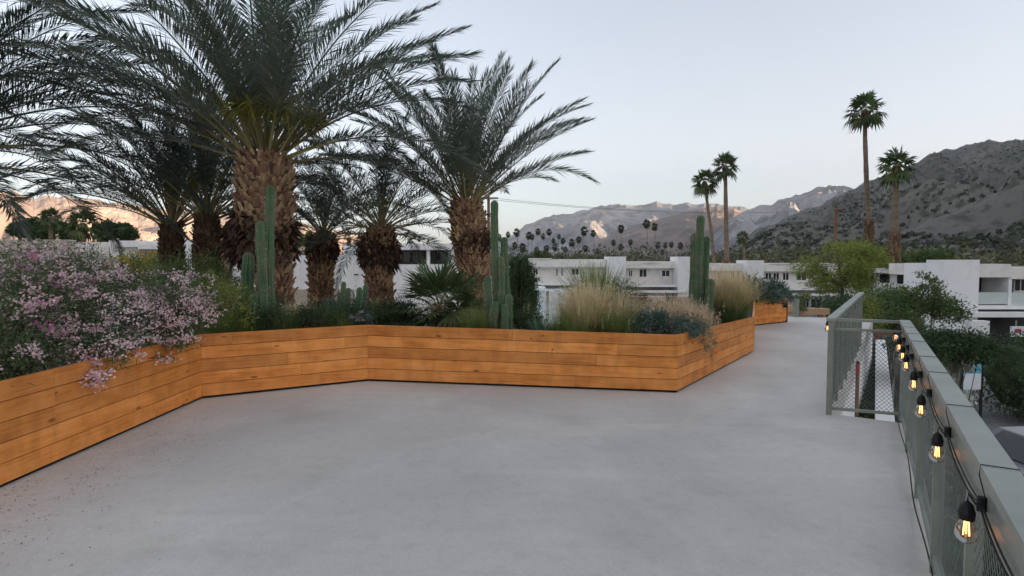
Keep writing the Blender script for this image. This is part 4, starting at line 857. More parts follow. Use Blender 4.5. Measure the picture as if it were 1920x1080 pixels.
# loops over the cap and loose cable along the deck edge
for hk in hang:
    q = hk + nI * .012 + Vector((0, 0, 0)); s = (hk - lineN).dot(dC); c0 = lineN + dC * s
    pts = [c0 + nI * .032 + Vector((0, 0, TOP - .1)), c0 + nI * .0485 + Vector((0, 0, TOP - .03)), c0 + nI * .046 + Vector((0, 0, TOP + .003)), c0 - nI * .046 + Vector((0, 0, TOP + .003)), c0 - nI * .0485 + Vector((0, 0, TOP - .03))]
    cord.tube(pts, .0018, 5, cap=False)
cord.tube([lineN + nI * (.03 + .008 * math.sin(s * 3.1)) + dC * s + Vector((0, 0, .012 + .03 * abs(math.sin(s * 1.3)))) for s in np.linspace(LN0, LN1 - .1, 70)], .0045, 6)
cord.build('cord', m_black, sl)
p2 = onplane(1552, 615, pL + Vector((-dF.y, dF.x, 0)) * .07, dF)
sl2 = thing('string_lights', (p2.x, p2.y, 0), 'single glowing bulb on the outer face of the walkway railing post', 'string lights')
nF = Vector((-dF.y, dF.x, 0)); bulb(sl2, p2, 3); c2 = MB(); q0 = pL + nF * .055; s2 = (p2 - pL).dot(dF)
c2.tube([p2 + Vector((0, 0, .085)), p2 + Vector((0, 0, .13))], .003, 6)
c2.tube([Vector((pL.x, pL.y, 0)) + nF * .034 + dF * s + Vector((0, 0, (TOP - .08 - .03 * math.sin(s * 5)))) for s in np.linspace(0, LF, 40)], .0035, 6)
c2.tube([p2 + Vector((0, 0, .13)), Vector((pL.x, pL.y, 0)) + nF * .034 + dF * s2 + Vector((0, 0, TOP - .08))], .003, 6)
c2.build('cord', m_black, sl2)

# ------------------------------------------------------------------ things right of the deck
def gstrip(name, pts, z, mat):
    m_ = MB(); n = len(pts); m_.add([(p[0], p[1], z) for p in pts], [tuple(range(n))]); return tag(m_.build(name, mat, loc=(pts[0][0], pts[0][1], z)), kind='structure')
# pale paving strips on the ground below
WZ = -.95; dd = Vector((.62, 1, 0)).normalized()
for (a0_, a1_), b, lab in (((1563, 1601), 780, 'left white topped low wall seen through the chain link'), ((1641, 1679), 797, 'right white topped low wall seen through the chain link')):
    p0, p1 = G(a0_, b, WZ), G(a1_, b, WZ); m_ = MB(); q = [p0 - dd * 1.8, p1 - dd * 1.8, p1 + dd * 12, p0 + dd * 12]
    v = [(p.x, p.y, WZ) for p in q] + [(p.x, p.y, GZ) for p in q]; m_.add(v, [(0, 1, 2, 3), (0, 4, 5, 1), (1, 5, 6, 2), (2, 6, 7, 3), (3, 7, 4, 0)])
    tag(m_.build('low_wall', m_white), lab, 'wall')
gstrip('pavement', [(11, 2, 0), (40, 2, 0), (60, 60, 0), (20, 60, 0)], GZ + .004, M('worn_paving', (.13, .13, .13), (.2, .2, .195), scale=.8, bump=.2))
gstrip('road', [(9.0, 12.0, 0), (60, 5.0, 0), (70, 9.5, 0), (11.5, 16.8, 0)], GZ + .008, m_asphalt)
m_ = MB(); m_.obox(Vector((11.8, 17.0, 0)), Vector((1, -.12, 0)), 0, 30, 0, .35, GZ + .01, GZ + .15); tag(m_.build('kerb', m_conc), kind='structure')
# central ground strip planting between the paths
r = np.random.default_rng(8); gc = G(1621, 780, WZ); dd = Vector((.62, 1, 0)).normalized()
bb = [(gc + dd * k * .62 + Vector((0, 0, -.42)), (.17, .38, .26)) for k in range(-2, 20)]
shrub('hedge', (gc.x, gc.y, GZ), bb, 9000, .06, .03, m_leafdk, 'narrow dark hedge between the two low white topped walls below the railing', 'hedge', 81, st=30, srad=.015, co=.7)
# red topped post
p = at(1608, 700, 9.4); m_ = MB(); m_.tube([(p.x, p.y, GZ), (p.x, p.y, p.z)], .028, 8, 0); m_.tube([(p.x, p.y, p.z), (p.x, p.y, p.z + .16)], .03, 8, 1); m_.tube([(p.x, p.y, p.z + .16), (p.x, p.y, p.z + .2)], [.03, .015], 8, 2)
tag(m_.build('marker_post', [m_brown, m_red, m_black]), 'thin brown post with a red top seen through the chain link', 'post')

m_ = MB(); a, b = at(1640, 621, 20.2), at(1712, 629, 20.2); m_.box(a.x, b.x, 20.2, 20.4, b.z, a.z); m_.box(a.x + .1, a.x + .22, 20.22, 20.38, GZ, b.z); m_.box(b.x - .3, b.x - .18, 20.22, 20.38, GZ, b.z); tag(m_.build('timber_fence', m_brown), 'thin brown timber rail at the far end of the low white topped walls', 'fence')
# vine covered wall, hedge and shrubs right of the railing
bw = MB(); p0, p1 = at(1712, 600, 12.5), at(1800, 600, 12.5)
bw.box(8.75, 9.92, 12.9, 13.3, GZ, -.3)
vroot = thing('ivy_wall', (9.1, 12.9, GZ), 'pale leaved ivy hanging down a wall right of the near railing', 'ivy wall')
bw.build('wall', M('mossy_wall', (.22, .22, .18), (.34, .34, .3), scale=3, c3=(.08, .09, .05), scale3=2, amt3=.7), vroot)
m_ = MB(); r = np.random.default_rng(12); n = 12000; x = r.uniform(8.6, 10.05, n); z = r.uniform(GZ, -.2, n); y = 12.88 - np.abs(r.normal(0, .12, n)); k = noise; 
keep = np.array([noise.noise(Vector((a * 1.6, b * 1.6, 0))) > -.12 for a, b in zip(x, z)]); x, y, z = x[keep], y[keep], z[keep]; n = len(x)
m_.leaves(np.stack([x, y, z], 1), np.stack([r.normal(0, .5, n), -np.ones(n) * .3, -np.ones(n)], 1), np.stack([r.normal(0, .4, n), -np.ones(n), r.normal(0, .4, n)], 1), .1, .07, 0)
m_.build('leaves', M('pale_ivy', (.32, .36, .29), (.62, .64, .56), scale=1.5, island=.35, transl=.2, c3=(.06, .08, .05), scale3=2.5, amt3=.7), vroot)
bb = [((8.2 + .42 * k, 12.3 + .1 * math.sin(k), -.05 - .02 * k), (.45, .7, .2)) for k in range(1, 4)] + [((9.85, 12.4, -.15), (.3, .6, .22))]
shrub('vine_hedge', (9.2, 12.4, GZ), bb, 15000, .075, .04, m_leafdk, 'flat topped green vine hedge crossing behind the end of the near railing', 'hedge', 82, st=7, srad=.02, co=.72)
bb = [bl(1735, 560, 13.5, .42, .4, .35), bl(1705, 575, 13.5, .35, .4, .3), bl(1770, 580, 13.5, .4, .4, .25), bl(1730, 530, 13.5, .12, .12, .25), bl(1758, 530, 13.5, .1, .1, .2), bl(1705, 545, 13.5, .1, .1, .15), bl(1800, 590, 13.5, .3, .3, .12)]
shrub('leafy_shrub', Vector((at(1735, 560, 13.5).x, 13.5, GZ)), bb, 5500, .085, .032, m_leafmd, 'upright leafy shrub growing above the vine hedge before the white building', 'shrub', 83, st=26, srad=.012, upb=.6)
bb = [bl(1645, 575, 22, .8, .7, .55), bl(1672, 562, 22, .75, .7, .5), bl(1695, 582, 22, .6, .6, .5), bl(1655, 598, 21.5, .8, .6, .45), bl(1700, 605, 21, .8, .6, .5)]
shrub('leafy_shrub', Vector((at(1665, 580, 22).x, 22, GZ)), bb, 9000, .11, .055, m_leafmd, 'rounded green shrub at the end of the walkway railing', 'shrub', 84, st=30, srad=.03, co=.72)
bb = [bl(1632, 600, 21, .4, .5, .6), bl(1622, 575, 21.5, .35, .5, .6)]
shrub('leafy_shrub', Vector((at(1630, 600, 21).x, 21, GZ)), bb, 3500, .07, .02, m_leafyg, 'yellow green shrub seen over the railing corner', 'shrub', 85, st=20, srad=.02)
bb = [bl(1575, 575, 24, 1.0, .8, .5), bl(1600, 582, 22, .8, .7, .5)]
shrub('leafy_shrub', Vector((at(1580, 580, 24).x, 24, GZ)), bb, 4500, .12, .06, m_leafdk, 'dark rounded bush left of the walkway railing top', 'shrub', 86, st=20, srad=.03, co=.72)
bb = [((16.7 + k * 1.1, 19.2 + .5 * math.sin(k * 2), -2.1 + .1 * math.sin(k * 3)), (1.0, 1.2, 1.25)) for k in range(6)]
shrub('hedge', (17, 19.5, GZ), bb, 22000, .12, .055, m_leafdk, 'big dark hedge at the right edge across the street', 'hedge', 87, st=12, srad=.02, shell=.7, co=.8)
r = np.random.default_rng(61); bb = [((r.uniform(4.4, 9.2), r.uniform(3.0, 10.4), GZ + r.uniform(.2, .5)), (r.uniform(.6, 1.0), r.uniform(.6, 1.0), r.uniform(.4, .7))) for k in range(40)]
bb = [b for b in bb if b[0][0] > 2.6 + b[0][1] * .45]
shrub('hedge', (6.5, 8, GZ), bb, 16000, .09, .045, m_leafdk, 'dark garden shrubbery on the ground below the near railing', 'hedge', 89, st=20, srad=.02, co=.75)
# sign
sp_a, sp_b = at(1807, 658, 16.5), at(1838, 730, 16.5)
sg = thing('street_sign', ((sp_a.x + sp_b.x) / 2, 16.5, GZ), 'upright sign with blue upper half and white lower half before the dark hedge', 'sign')
m_ = MB(); m_.box(sp_a.x - .06, sp_a.x - .0, 16.47, 16.53, GZ, sp_a.z + .15); m_.box(sp_b.x, sp_b.x + .05, 16.47, 16.53, GZ, sp_a.z + .05); m_.build('frame', m_black, sg)
zm = at(1820, 700, 16.5).z
m_ = MB(); m_.box(sp_a.x, sp_b.x, 16.48, 16.52, zm, sp_a.z, 0); m_.box(sp_a.x, sp_b.x, 16.48, 16.52, sp_b.z, zm - .004, 1)
for i in range(4):
    z = sp_a.z - .12 - i * .13; m_.box(sp_a.x + .06, sp_b.x - .06 - .05 * (i % 2), 16.474, 16.479, z - .03, z, 2 if i == 3 else 1)
m_.build('panel', [m_signb, m_signw, m_navy], sg)
m_ = MB(); p = at(1905, 617, 24); m_.tube([(p.x, 24, GZ), (p.x, 24, p.z + .35)], .03, 6, 0); m_.box(p.x - .28, p.x + .28, 23.9, 23.96, p.z - .3, p.z + .12, 1); m_.box(p.x - .14, p.x + .12, 23.885, 23.899, p.z - .14, p.z + .02, 2)
tag(m_.build('small_sign', [m_rail, m_signw, m_red]), 'small white board with a red mark on a thin pole at the right edge', 'sign')
# low white wall segment
m_ = MB(); a, b = at(1820, 602, 22), at(1855, 630, 22); m_.box(a.x, b.x, 22, 22.3, GZ, a.z); tag(m_.build('low_wall', m_white), 'short white wall end between the vine hedge and the dark hedge', 'wall')
# parked car
ca = at(1866, 850, 11.6)
car = thing('parked_car', (ca.x + 2.2, 12.6, GZ), 'grey parked car mostly hidden behind the near railing cap', 'car')
prof = [(0, .35), (0, .75), (.35, .9), (1.0, .98), (1.65, 1.42), (3.0, 1.46), (3.75, 1.02), (4.3, .95), (4.4, .6), (4.4, .35)]
def extr(prof_, x0, y0, y1, z0, mi, mb_, inset=0):
    n = len(prof_); v = [(x0 + a, y0, z0 + b) for a, b in prof_] + [(x0 + a, y1, z0 + b) for a, b in prof_]
    mb_.add(v, [(i, (i + 1) % n, (i + 1) % n + n, i + n) for i in range(n)], mi); mb_.add(v, [tuple(range(n))[::-1]], mi); mb_.add(v, [tuple(range(n, 2 * n))], mi)
m_ = MB(); extr(prof, ca.x, 11.75, 13.5, GZ, 0, m_); m_.build('body', m_carp, car)
m_ = MB(); extr([(1.2, 1.02), (1.68, 1.37), (2.98, 1.4), (3.5, 1.04)], ca.x, 11.742, 13.508, GZ, 0, m_)
v = [(ca.x + 1.06, 11.9, GZ + 1.035), (ca.x + 1.06, 13.35, GZ + 1.035), (ca.x + 1.6, 13.3, GZ + 1.395), (ca.x + 1.6, 11.95, GZ + 1.395)]; m_.add([(a - .015, b, c + .012) for a, b, c in v], [(0, 1, 2, 3)])
m_.build('window', m_glass, car)
for dx in (.85, 3.55):
    for yy in (11.7, 13.35):
        m_ = MB(); m_.tube([(ca.x + dx, yy, GZ + .32), (ca.x + dx, yy + .2, GZ + .32)], .32, 18, 0); wh = m_.build('wheel', m_tyre, car)
        m_ = MB(); m_.tube([(ca.x + dx, yy - .012, GZ + .32), (ca.x + dx, yy + .212, GZ + .32)], .2, 12, 0); m_.build('rim', m_rail, wh)

# yellow green tree
def tree(px, ytop, ybot, wpx, Y, label, mat, seed, n=9000, ln=.16, wd=.06, nb=14, trunkr=.16, co=0):
    r = np.random.default_rng(seed); c0 = at(px, (ytop + ybot) / 2, Y); Wm = wpx * .5 * Y / F; Hm = (ybot - ytop) * .5 * Y / F; b = Vector((c0.x, Y, GZ)); root = thing('leafy_tree', b, label, 'tree')
    blobs = []
    for i in range(nb):
        d = unit(1, r)[0]; blobs.append(((c0.x + d[0] * Wm * .68, Y + d[1] * Wm * .6, c0.z + d[2] * Hm * .68), (Wm * r.uniform(.25, .42), Wm * r.uniform(.25, .4), Hm * r.uniform(.25, .42))))
    tk = MB(); fork = Vector((b.x, b.y, c0.z - Hm * .7)); tk.tube([b, b.lerp(fork, .5) + Vector((.1, 0, 0)), fork], [trunkr, trunkr * .85, trunkr * .7], 8)
    for c, s in blobs: c = Vector(c); tk.tube([fork, fork.lerp(c, .5) + Vector((0, 0, .2)), c], [trunkr * .5, trunkr * .3, trunkr * .1], 5, cap=False)
    tk.build('trunk', m_stem, root); cr = MB(); clump(cr, blobs, n, ln, wd, r, shell=.35)
    if co: core(cr, blobs, co)
    cr.build('crown', mat, root); return root
tree(1580, 450, 552, 172, 42, 'airy yellow green tree in front of the cream building', m_leafyg, 301, n=14000, ln=.22, wd=.08, nb=20)
tree(1668, 462, 520, 80, 52, 'green tree between the tallest and the shaggy fan palms', m_leafmd, 302, n=7000, ln=.24, wd=.1)
tree(1760, 468, 505, 110, 60, 'low green tree just above the right white building roof', m_leafmd, 303, n=7000, ln=.26, wd=.12)
tree(90, 410, 456, 120, 45, 'dark rounded tree clump above the beige wall at left', m_leafdk, 304, n=12000, ln=.26, wd=.12, co=.6)
tree(212, 418, 456, 80, 45, 'dark green tree right of the spreading fan palm at left', m_leafdk, 305, n=9000, ln=.26, wd=.12, co=.6)
tree(973, 468, 640, 74, 40, 'dark clipped round tree behind the middle cactus group', m_leafdk, 306, n=26000, ln=.13, wd=.08, nb=26, co=.55)
tree(1015, 470, 492, 40, 75, 'low tree behind the left end of the motel roof', m_leafmd, 307, n=2500, ln=.3, wd=.14)
tree(590, 425, 470, 70, 46, 'dusty tree behind the small palm left of the modern house', m_leafmd, 308, n=4000, ln=.2, wd=.08)
# spreading fan palm at left + clump neighbours
tall_palm([(155, 418), (156, 450), (158, 500)], 38, 34, 'spreading fan palm silhouetted against the orange bluff at left', 107, 12, 9, n=22)
tall_palm([(95, 408), (95, 440), (95, 500)], 40, 24, 'fan palm poking out of the dark clump at the left', 108, 9, 7, n=22)

# ------------------------------------------------------------------ buildings
def pbox(mb_, x0, x1, yt, yb, Y, th, mi=0, ground=False, ref=None):
    a, b = at(x0, yt, Y), at(x1, yb, Y); mb_.box(a.x, b.x, Y, Y + th, GZ if ground else b.z, a.z, mi)
def window(root, x0, x1, yt, yb, Y, frame=m_white, panes=2):
    f_ = MB(); a, b = at(x0, yt, Y), at(x1, yb, Y); t = .06
    f_.box(a.x, a.x + t, Y - .05, Y - .002, b.z, a.z); f_.box(b.x - t, b.x, Y - .05, Y - .002, b.z, a.z); f_.box(a.x + t, b.x - t, Y - .05, Y - .002, a.z - t, a.z); f_.box(a.x + t, b.x - t, Y - .05, Y - .002, b.z, b.z + t)
    if panes == 2: m = (a.x + b.x) / 2; f_.box(m - .025, m + .025, Y - .045, Y - .002, b.z + t, a.z - t)
    o = f_.build('window', frame, root); g_ = MB(); g_.box(a.x + t, b.x - t, Y - .02, Y - .004, b.z + t, a.z - t); g_.build('pane', m_glass, o)
def motel(x0, x1, yroof, yfas, ywall, Y, label, wins, tower=None, lower=None, chimney=None, fas=m_fascia, wall=m_cream, stagger=()):
    a = at((x0 + x1) / 2, yroof, Y); root = thing('motel_building', (a.x, Y, GZ), label, 'building', 'low white motel wings beyond the planter')
    w_ = MB(); pbox(w_, x0 + 2, x1 - 2, yfas, ywall, Y + .8, 8, ground=True); w_.build('wall', wall, root)
    w_ = MB(); pbox(w_, x0, x1, yroof, yfas, Y, 9.2)
    for (sx0, sx1, sy) in stagger: pbox(w_, sx0, sx1, sy, yroof, Y - .15, 6)
    w_.build('roof', fas, root)
    w_ = MB(); pbox(w_, x0 - 1, x1 + 1, ywall - 1, ywall + 3, Y - .9, 1.7); pbox(w_, x0 - 1, x1 + 1, ywall + 10, ywall + 14, Y - 1.4, 2.2)
    w_.build('balcony_slab', m_white, root)
    for (a0, a1, b0, b1) in wins: window(root, a0, a1, b0, b1, Y + .8)
    if tower:
        for (tx0, tx1, ty0, ty1) in tower: w_ = MB(); pbox(w_, tx0, tx1, ty0, ty1, Y - 1.2, 3, ground=True); w_.build('tower', m_white, root)
    if chimney: w_ = MB(); pbox(w_, *chimney, Y - .3, 1.2); w_.build('chimney', m_brick, root)
    if lower:
        for (lx0, lx1, ly0, ly1) in lower: window(root, lx0, lx1, ly0, ly1, Y + .8)
    return root
motel(990, 1144, 486, 501, 532, 57, 'cream motel wing with paired dark windows right of the dark round tree', [(999, 1009, 503, 516), (1041, 1047, 503, 518), (1051, 1057, 503, 518), (1071, 1086, 503, 516)], tower=[(1142, 1173, 481, 560)], stagger=[(992, 1034, 484)], lower=[(1000, 1022, 552, 575), (1060, 1080, 552, 575)])
motel(1174, 1288, 490, 503, 535, 59, 'cream motel wing with brown window between the two narrow white towers', [(1178, 1186, 506, 519), (1198, 1213, 504, 520), (1240, 1256, 506, 519)], tower=[(1272, 1293, 481, 540)], chimney=(1293, 1301, 481, 520), stagger=[(1204, 1238, 493)], lower=[(1190, 1215, 552, 575)])
motel(1300, 1400, 494, 508, 538, 60, 'motel wing half hidden by the right hand cacti and pale grass', [(1370, 1377, 510, 524), (1380, 1386, 510, 524), (1345, 1352, 510, 523)], tower=[(1402, 1431, 488, 560)])
motel(1432, 1600, 495, 509, 541, 62, 'cream motel wing with square windows right of the white tower', [(1434, 1447, 511, 525), (1449, 1461, 511, 526), (1467, 1479, 511, 526), (1492, 1512, 511, 526), (1540, 1556, 511, 526)], stagger=[(1445, 1600, 493.5)], lower=[(1505, 1517, 560, 577), (1520, 1540, 560, 577), (1546, 1560, 560, 577)])
# low ground floor walls / patio in front of the motel
for i, (x0, x1, yt, yb, Y, lab) in enumerate([(960, 1008, 549, 572, 44, 'low white patio wall right of the middle cacti'), (1030, 1062, 546, 566, 46, 'short white garden wall behind the big fountain grass'), (1062, 1130, 540, 553, 50, 'cream garden wall left of the first white tower')]):
    m_ = MB(); pbox(m_, x0, x1, yt, yb, Y, .3, ground=True); tag(m_.build('garden_wall', [m_white, m_white, m_cream][i]), lab, 'wall', 'low garden walls before the motel')
m_ = MB(); pbox(m_, 958, 1024, 540, 545, 48, 4.0); pbox(m_, 960, 963, 545, 600, 48.2, .3, ground=True); pbox(m_, 1018, 1021, 545, 600, 48.2, .3, ground=True); pbox(m_, 958, 1024, 545, 548, 51.7, .3, 0, ground=True); tag(m_.build('carport', m_white), 'flat white carport roof before the dark round tree', 'carport')
# white modern house in the middle left
Yh = 36
h = thing('white_house', (at(740, 500, Yh).x, Yh, GZ), 'modern white house with flat overhanging roof and open upper terrace', 'house')
w_ = MB(); pbox(w_, 644, 850, 457, 468, Yh, 7); w_.build('roof', m_white, h)
for cc in ((644, 648, 468, 496, Yh + .1, .4), (672, 676, 468, 496, Yh + .3, .4), (800, 805, 468, 496, Yh + .3, .4), (846, 850, 468, 496, Yh + .1, .4)):
    w_ = MB(); pbox(w_, *cc); w_.build('column', m_white, h)
w_ = MB(); pbox(w_, 648, 846, 468, 496, Yh + 3.0, 3.5); w_.build('upper_wall', m_palegreen, h)
w_ = MB(); pbox(w_, 622, 852, 496, 516, Yh - .4, 6.8, ground=True); w_.build('lower_wall', m_white, h)
window(h, 661, 672, 469, 480, Yh + 2.9); window(h, 661, 672, 482, 495, Yh + 2.9)
for a, b in ((740, 770), (772, 798), (808, 840)): window(h, a, b, 470, 494, Yh + 2.9, frame=m_dark)
w_ = MB(); pbox(w_, 620, 672, 514, 516, Yh - .45, .04); w_.build('trim', m_dark, h)
Yh = 33
h = thing('white_house', (at(590, 500, Yh).x, Yh, GZ), 'small white house with a twin window beside the largest palm trunk', 'house')
w_ = MB(); pbox(w_, 540, 642, 478, 600, Yh, 6, ground=True); w_.build('wall', m_white, h)
w_ = MB(); a, b, t = at(528, 494, Yh), at(560, 494, Yh), at(555, 478, Yh); w_.add([(a.x, Yh - .5, a.z), (b.x, Yh - .5, b.z), (t.x, Yh - .5, t.z), (a.x, Yh + 6, a.z), (b.x, Yh + 6, b.z), (t.x, Yh + 6, t.z)], [(0, 1, 4, 3), (1, 2, 5, 4), (0, 3, 5, 2)]); w_.add([(a.x, Yh - .5, a.z), (b.x, Yh - .5, b.z), (t.x, Yh - .5, t.z)], [(0, 1, 2)]); w_.build('porch_roof', m_white, h)
window(h, 532, 541, 495, 511, Yh - .3); window(h, 543, 553, 495, 511, Yh - .3)
w_ = MB(); pbox(w_, 525, 560, 494, 600, Yh - .3, .4, ground=True); w_.build('porch_wall', m_white, h)
# left walls
Yl = 30
h = thing('white_house', (at(240, 470, Yl).x, Yl, GZ), 'long low white building behind the flowers with flat roof at left', 'house')
w_ = MB(); pbox(w_, 130, 206, 454, 520, Yl, 5, ground=True); pbox(w_, 258, 262, 460, 520, Yl - .5, 4, ground=True); w_.build('wall', m_cream, h)
w_ = MB(); pbox(w_, 204, 258, 451, 463, Yl - .4, 6); pbox(w_, 258, 380, 458, 467, Yl - .6, 6); w_.build('roof', m_white, h)
w_ = MB(); pbox(w_, 206, 258, 463, 520, Yl, 5, ground=True); w_.build('front_wall', m_white, h)
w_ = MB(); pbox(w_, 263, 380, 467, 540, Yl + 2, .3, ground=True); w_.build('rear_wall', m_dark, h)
w_ = MB(); pbox(w_, 343, 350, 448, 520, Yl - 1, .5, ground=True); w_.build('pillar', m_white, h)
m_ = MB(); pbox(m_, -120, 128, 449, 520, 22, .4, ground=True); tag(m_.build('boundary_wall', m_beige), 'plain beige wall behind the flowers at the far left', 'wall')
h = thing('brick_chimney', (at(421, 480, 24).x, 24, GZ), 'brown brick chimney stack between the dark palm and the largest palm', 'chimney')
w_ = MB(); pbox(w_, 410, 433, 452, 560, 24, .6, ground=True); w_.build('stack', m_brick, h); w_ = MB(); pbox(w_, 409, 434, 449.5, 452, 23.95, .7); w_.build('coping', m_conc, h)
m_ = MB(); pbox(m_, 434, 453, 453, 580, 24.1, 2.5, ground=True); tag(m_.build('white_wall', m_white), 'narrow white wall end right of the brick chimney', 'wall')
# tan garden bank behind the planter between palms
m_ = MB(); pbox(m_, 425, 660, 543, 600, 22, .35, ground=True); tag(m_.build('garden_wall', m_beige), 'low tan wall behind the slim grass tuft', 'wall', 'low garden walls before the motel')
m_ = MB(); pbox(m_, 1150, 1400, 556, 600, 24, .35, ground=True); tag(m_.build('garden_wall', m_beige), 'low tan wall behind the pinkish tan grass', 'wall', 'low garden walls before the motel')

# right white building
Yr = 30
h = thing('white_building', (at(1780, 540, Yr).x, Yr, GZ), 'large white two storey building with blank walls and balconies at right', 'building')
w_ = MB(); a = at(1774, 487, Yr); b = at(1697, 493, 33.0); w_.box(a.x, a.x + 1.2, Yr + .2, 33.2, GZ, b.z); w_.build('side_wall', m_white, h)
w_ = MB(); pbox(w_, 1776, 1833, 487, 600, Yr - .3, 1.5, ground=True); w_.build('tower', m_white, h)
w_ = MB(); pbox(w_, 1833, 1895, 495, 520, Yr - .2, 7); pbox(w_, 1896, 1990, 501, 523, Yr - .2, 7); w_.build('roof', m_cream, h)
w_ = MB(); pbox(w_, 1833, 1990, 520, 600, Yr + 1.6, 5, ground=True); w_.build('rear_wall', m_dark, h)  # near-black wall colour stands in for the shade behind the balcony
w_ = MB(); pbox(w_, 1832, 1892.5, 548, 570, Yr - .1, .12); pbox(w_, 1893.5, 1990, 548, 572, Yr - .1, .12); w_.build('balcony_panel', m_palegreen, h)
w_ = MB(); pbox(w_, 1892, 1896, 520, 572, Yr - .15, 1.8); w_.build('column', m_white, h)
w_ = MB(); pbox(w_, 1830, 1990, 573, 580, Yr - .4, 2.1); pbox(w_, 1826, 1990, 586, 595, Yr - .8, 2.2); w_.build('balcony_slab', m_white, h)
for a, b in ((1848, 1866), (1868, 1880), (1900, 1925)): window(h, a, b, 522, 547, Yr + 1.6)
m_ = MB(); pbox(m_, 1640, 1720, 503, 512, 40, .9); pbox(m_, 1640, 1720, 512, 540, 40.6, .6, 0, ground=True); pbox(m_, 1650, 1668, 514, 530, 40.57, .02, 1); pbox(m_, 1683, 1694, 514, 532, 40.57, .02, 1); pbox(m_, 1640, 1720, 540, 560, 39.9, .3, ground=True); tag(m_.build('low_building', [m_white, m_glass]), 'low white building with dark openings left of the large right building', 'building')

# end of the walkway: timber band, post
m_ = MB(); pbox(m_, 1478, 1492, 573, 585, 19.0, .3); pbox(m_, 1506, 1556, 579, 590, 19.0, .3)
v0 = at(1478, 585, 19.0); m_.box(v0.x + .1, v0.x + .2, 19.05, 19.25, GZ, v0.z + .02); v1 = at(1550, 590, 19.0); m_.box(v1.x - .1, v1.x, 19.05, 19.25, GZ, v1.z + .02); v2 = at(1508, 590, 19.0); m_.box(v2.x, v2.x + .1, 19.05, 19.25, GZ, v2.z + .02)
tag(m_.build('timber_fence', M('tan_timber', (.42, .26, .15), (.52, .34, .2), scale=2)), 'low orange timber rail beyond the end of the walkway', 'fence')
m_ = MB(); a = at(1493, 560, 17.6); m_.tube([(a.x, 17.6, GZ), (a.x, 17.6, a.z)], .09, 8); tag(m_.build('bollard', m_rail), 'grey steel post at the far end of the walkway', 'post')
bb = [bl(1503, 556, 17.9, .2, .2, .18), bl(1508, 575, 17.9, .15, .2, .2)]
shrub('leafy_shrub', Vector((at(1505, 570, 17.9).x, 17.9, GZ)), bb, 900, .07, .03, m_leafmd, 'small shrub beside the grey post at the end of the walkway', 'shrub', 88, st=8)

# pool and patio umbrellas in the courtyard
pa, pb_ = G(955, 612, GZ), G(1030, 597, GZ)
m_ = MB(); m_.box(pa.x - 3, pa.x + 9, pa.y - 4, pa.y + 8, GZ - .1, GZ + .12); m_.build
pc = tag(m_.build('pool_surround', m_conc), kind='structure')
m_ = MB(); m_.box(pa.x - 2.4, pa.x + 8.4, pa.y - 3.4, pa.y + 7.4, GZ + .11, GZ + .126); tag(m_.build('water', m_water), kind='structure')
def umbrella(px, py, Y, wpx, label):
    t = at(px, py, Y); Rr_ = wpx * .5 * Y / F; root = thing('patio_umbrella', (t.x, Y, GZ), label, 'umbrella', 'white patio umbrellas in the courtyard')
    c = MB(); n = 8; v = [(t.x, Y, t.z)] + [(t.x + Rr_ * math.cos(2 * math.pi * i / n), Y + Rr_ * math.sin(2 * math.pi * i / n), t.z - Rr_ * .42) for i in range(n)] + [(t.x + Rr_ * math.cos(2 * math.pi * i / n), Y + Rr_ * math.sin(2 * math.pi * i / n), t.z - Rr_ * .55) for i in range(n)]
    c.add(v, [(0, 1 + i, 1 + (i + 1) % n) for i in range(n)]); c.add(v, [(1 + i, 1 + n + i, 1 + n + (i + 1) % n, 1 + (i + 1) % n) for i in range(n)]); c.build('canopy', m_canvas, root)
    p_ = MB(); p_.tube([(t.x, Y, GZ), (t.x, Y, t.z - .02)], .03, 6); p_.build('pole', m_rail, root)
umbrella(742, 526, 40, 36, 'left white patio umbrella between the mid sized palm and the fan palm')
umbrella(778, 524, 41, 34, 'white patio umbrella just left of the bushy fan palm')
umbrella(846, 526, 40, 26, 'white patio umbrella right of the bushy fan palm')

# utility poles and wires
def upole(px, yt, Y, w_, arms, label):
    t = at(px, yt, Y); root = thing('utility_pole', (t.x, Y, GZ), label, 'utility pole'); m_ = MB(); m_.tube([(t.x, Y, GZ), (t.x, Y, t.z)], [w_ * 1.2, w_ * .8], 8); m_.build('pole', m_brown, root)
    for (yy, l) in arms:
        z = at(px, yy, Y).z; m_ = MB(); m_.box(t.x - l, t.x + l, Y - w_ - .12, Y - w_ * .9, z - .07, z + .07); m_.build('crossarm', m_brown, root)
    return t
t1 = upole(916, 368, 55, .16, [(372, .9), (402, .7)], 'brown utility pole rising beside the middle cactus group')
t2 = upole(1568, 388, 75, .22, [(393, .8), (420, .6)], 'brown utility pole in front of the dark mountain slope')
m_ = MB()
for dz, dx in ((-.2, -.8), (-.2, .8)):
    m_.tube([Vector((t1.x + dx, 55, t1.z + dz)).lerp(Vector((t2.x + dx * .8, 75, t2.z + dz)), t) - Vector((0, 0, 6 * t * (1 - t) * .6)) for t in np.linspace(0, 1, 24)], .018, 4, cap=False)
tag(m_.build('power_line', m_rail), 'thin power lines strung between the two utility poles', 'cable')

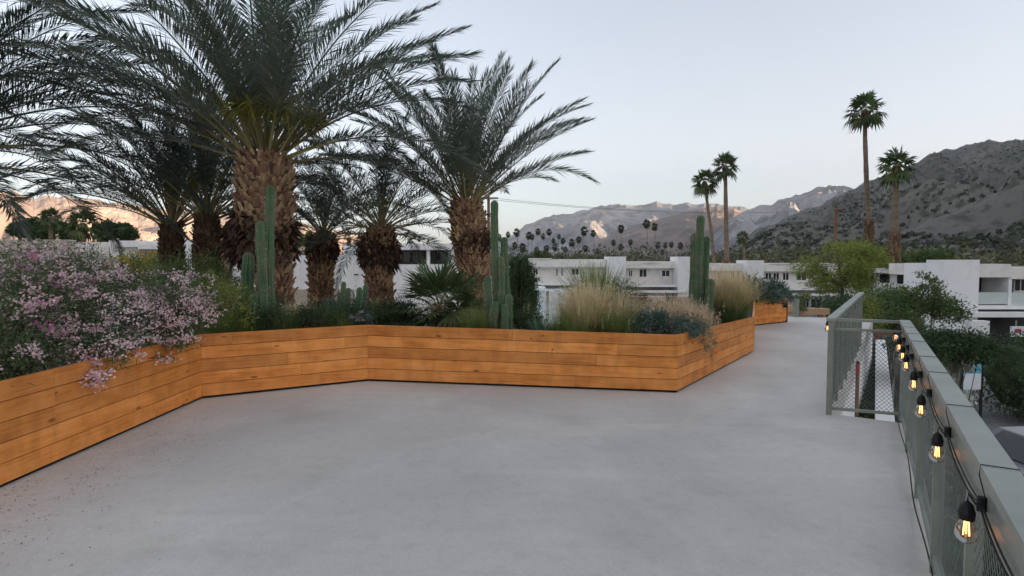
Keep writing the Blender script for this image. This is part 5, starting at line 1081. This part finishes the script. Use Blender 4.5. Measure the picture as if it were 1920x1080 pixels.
# ------------------------------------------------------------------ distant vegetation
r = np.random.default_rng(77); na_, nn_ = slope_v.shape[:2]; azs = np.degrees(np.arctan2(slope_v[:, 5, 0], slope_v[:, 5, 1])); cols = np.where((azs > 14) & (azs < 46))[0]
cnt = 15000; ci = r.choice(cols[:-1], cnt); cj = (r.beta(1.1, 1.8, cnt) * 138).astype(int); fu, fv = r.uniform(0, 1, (cnt, 1)), r.uniform(0, 1, (cnt, 1))
pp = (slope_v[ci, cj] * (1 - fu) + slope_v[ci + 1, cj] * fu) * (1 - fv) + slope_v[ci, cj + 1] * fv
keep = np.array([noise.noise(Vector((p[0] * .008, p[1] * .008, 2))) > -.15 for p in pp]); pp = pp[keep]; m_ = MB(); sz = r.uniform(1.2, 3.6, len(pp))
for q in range(3):
    d = r.normal(0, .8, pp.shape); d[:, 2] = np.abs(d[:, 2]) + .5; m_.leaves(pp - np.array([0, 0, .3]), d, unit(len(pp), r), sz, sz * .9, 0)
tag(m_.build('slope_scrub', M('scrub_foliage', (.065, .075, .052), (.12, .13, .09), scale=.02, island=.4), loc=(700, 900, GZ)), 'dark desert scrub dotted over the mountain slope', 'scrub', kind='stuff')
m_ = MB(); r = np.random.default_rng(44)
blobs = []
for k in range(520):
    az = R(r.uniform(-44, 47)); d_ = 10 ** r.uniform(math.log10(95), math.log10(340)); x, y = d_ * math.sin(az), d_ * math.cos(az); hh = 4.6 + d_ * r.uniform(.004, .014); ww = r.uniform(2.0, 5) * (1 + d_ / 500)
    blobs.append(((x, y, GZ + hh * .6), (ww, ww, hh * .55)))
clump(m_, blobs, 80000, .8, .55, r, shell=.4)
tag(m_.build('distant_trees', M('distant_foliage', (.06, .07, .04), (.16, .16, .09), scale=.02, island=.4, c3=(.13, .12, .06), scale3=.03, amt3=.5), loc=(0, 100, GZ)), 'band of low trees far beyond the white buildings', 'trees', kind='stuff')

# ------------------------------------------------------------------ evening air
hz = bpy.data.materials.new('evening_haze'); hz.use_nodes = True; _t = hz.node_tree; _t.nodes.remove(_t.nodes['Principled BSDF'])
_v = _t.nodes.new('ShaderNodeVolumePrincipled'); _v.inputs['Density'].default_value = 5.2e-5; _v.inputs['Color'].default_value = (.84, .9, 1, 1); _v.inputs['Anisotropy'].default_value = .1
_t.links.new(_v.outputs[0], _t.nodes['Material Output'].inputs['Volume'])
m_ = MB(); m_.box(-7300, 7300, -7300, 7300, GZ - 1, 1420); tag(m_.build('haze', hz, loc=(0, 0, 0)), kind='stuff')
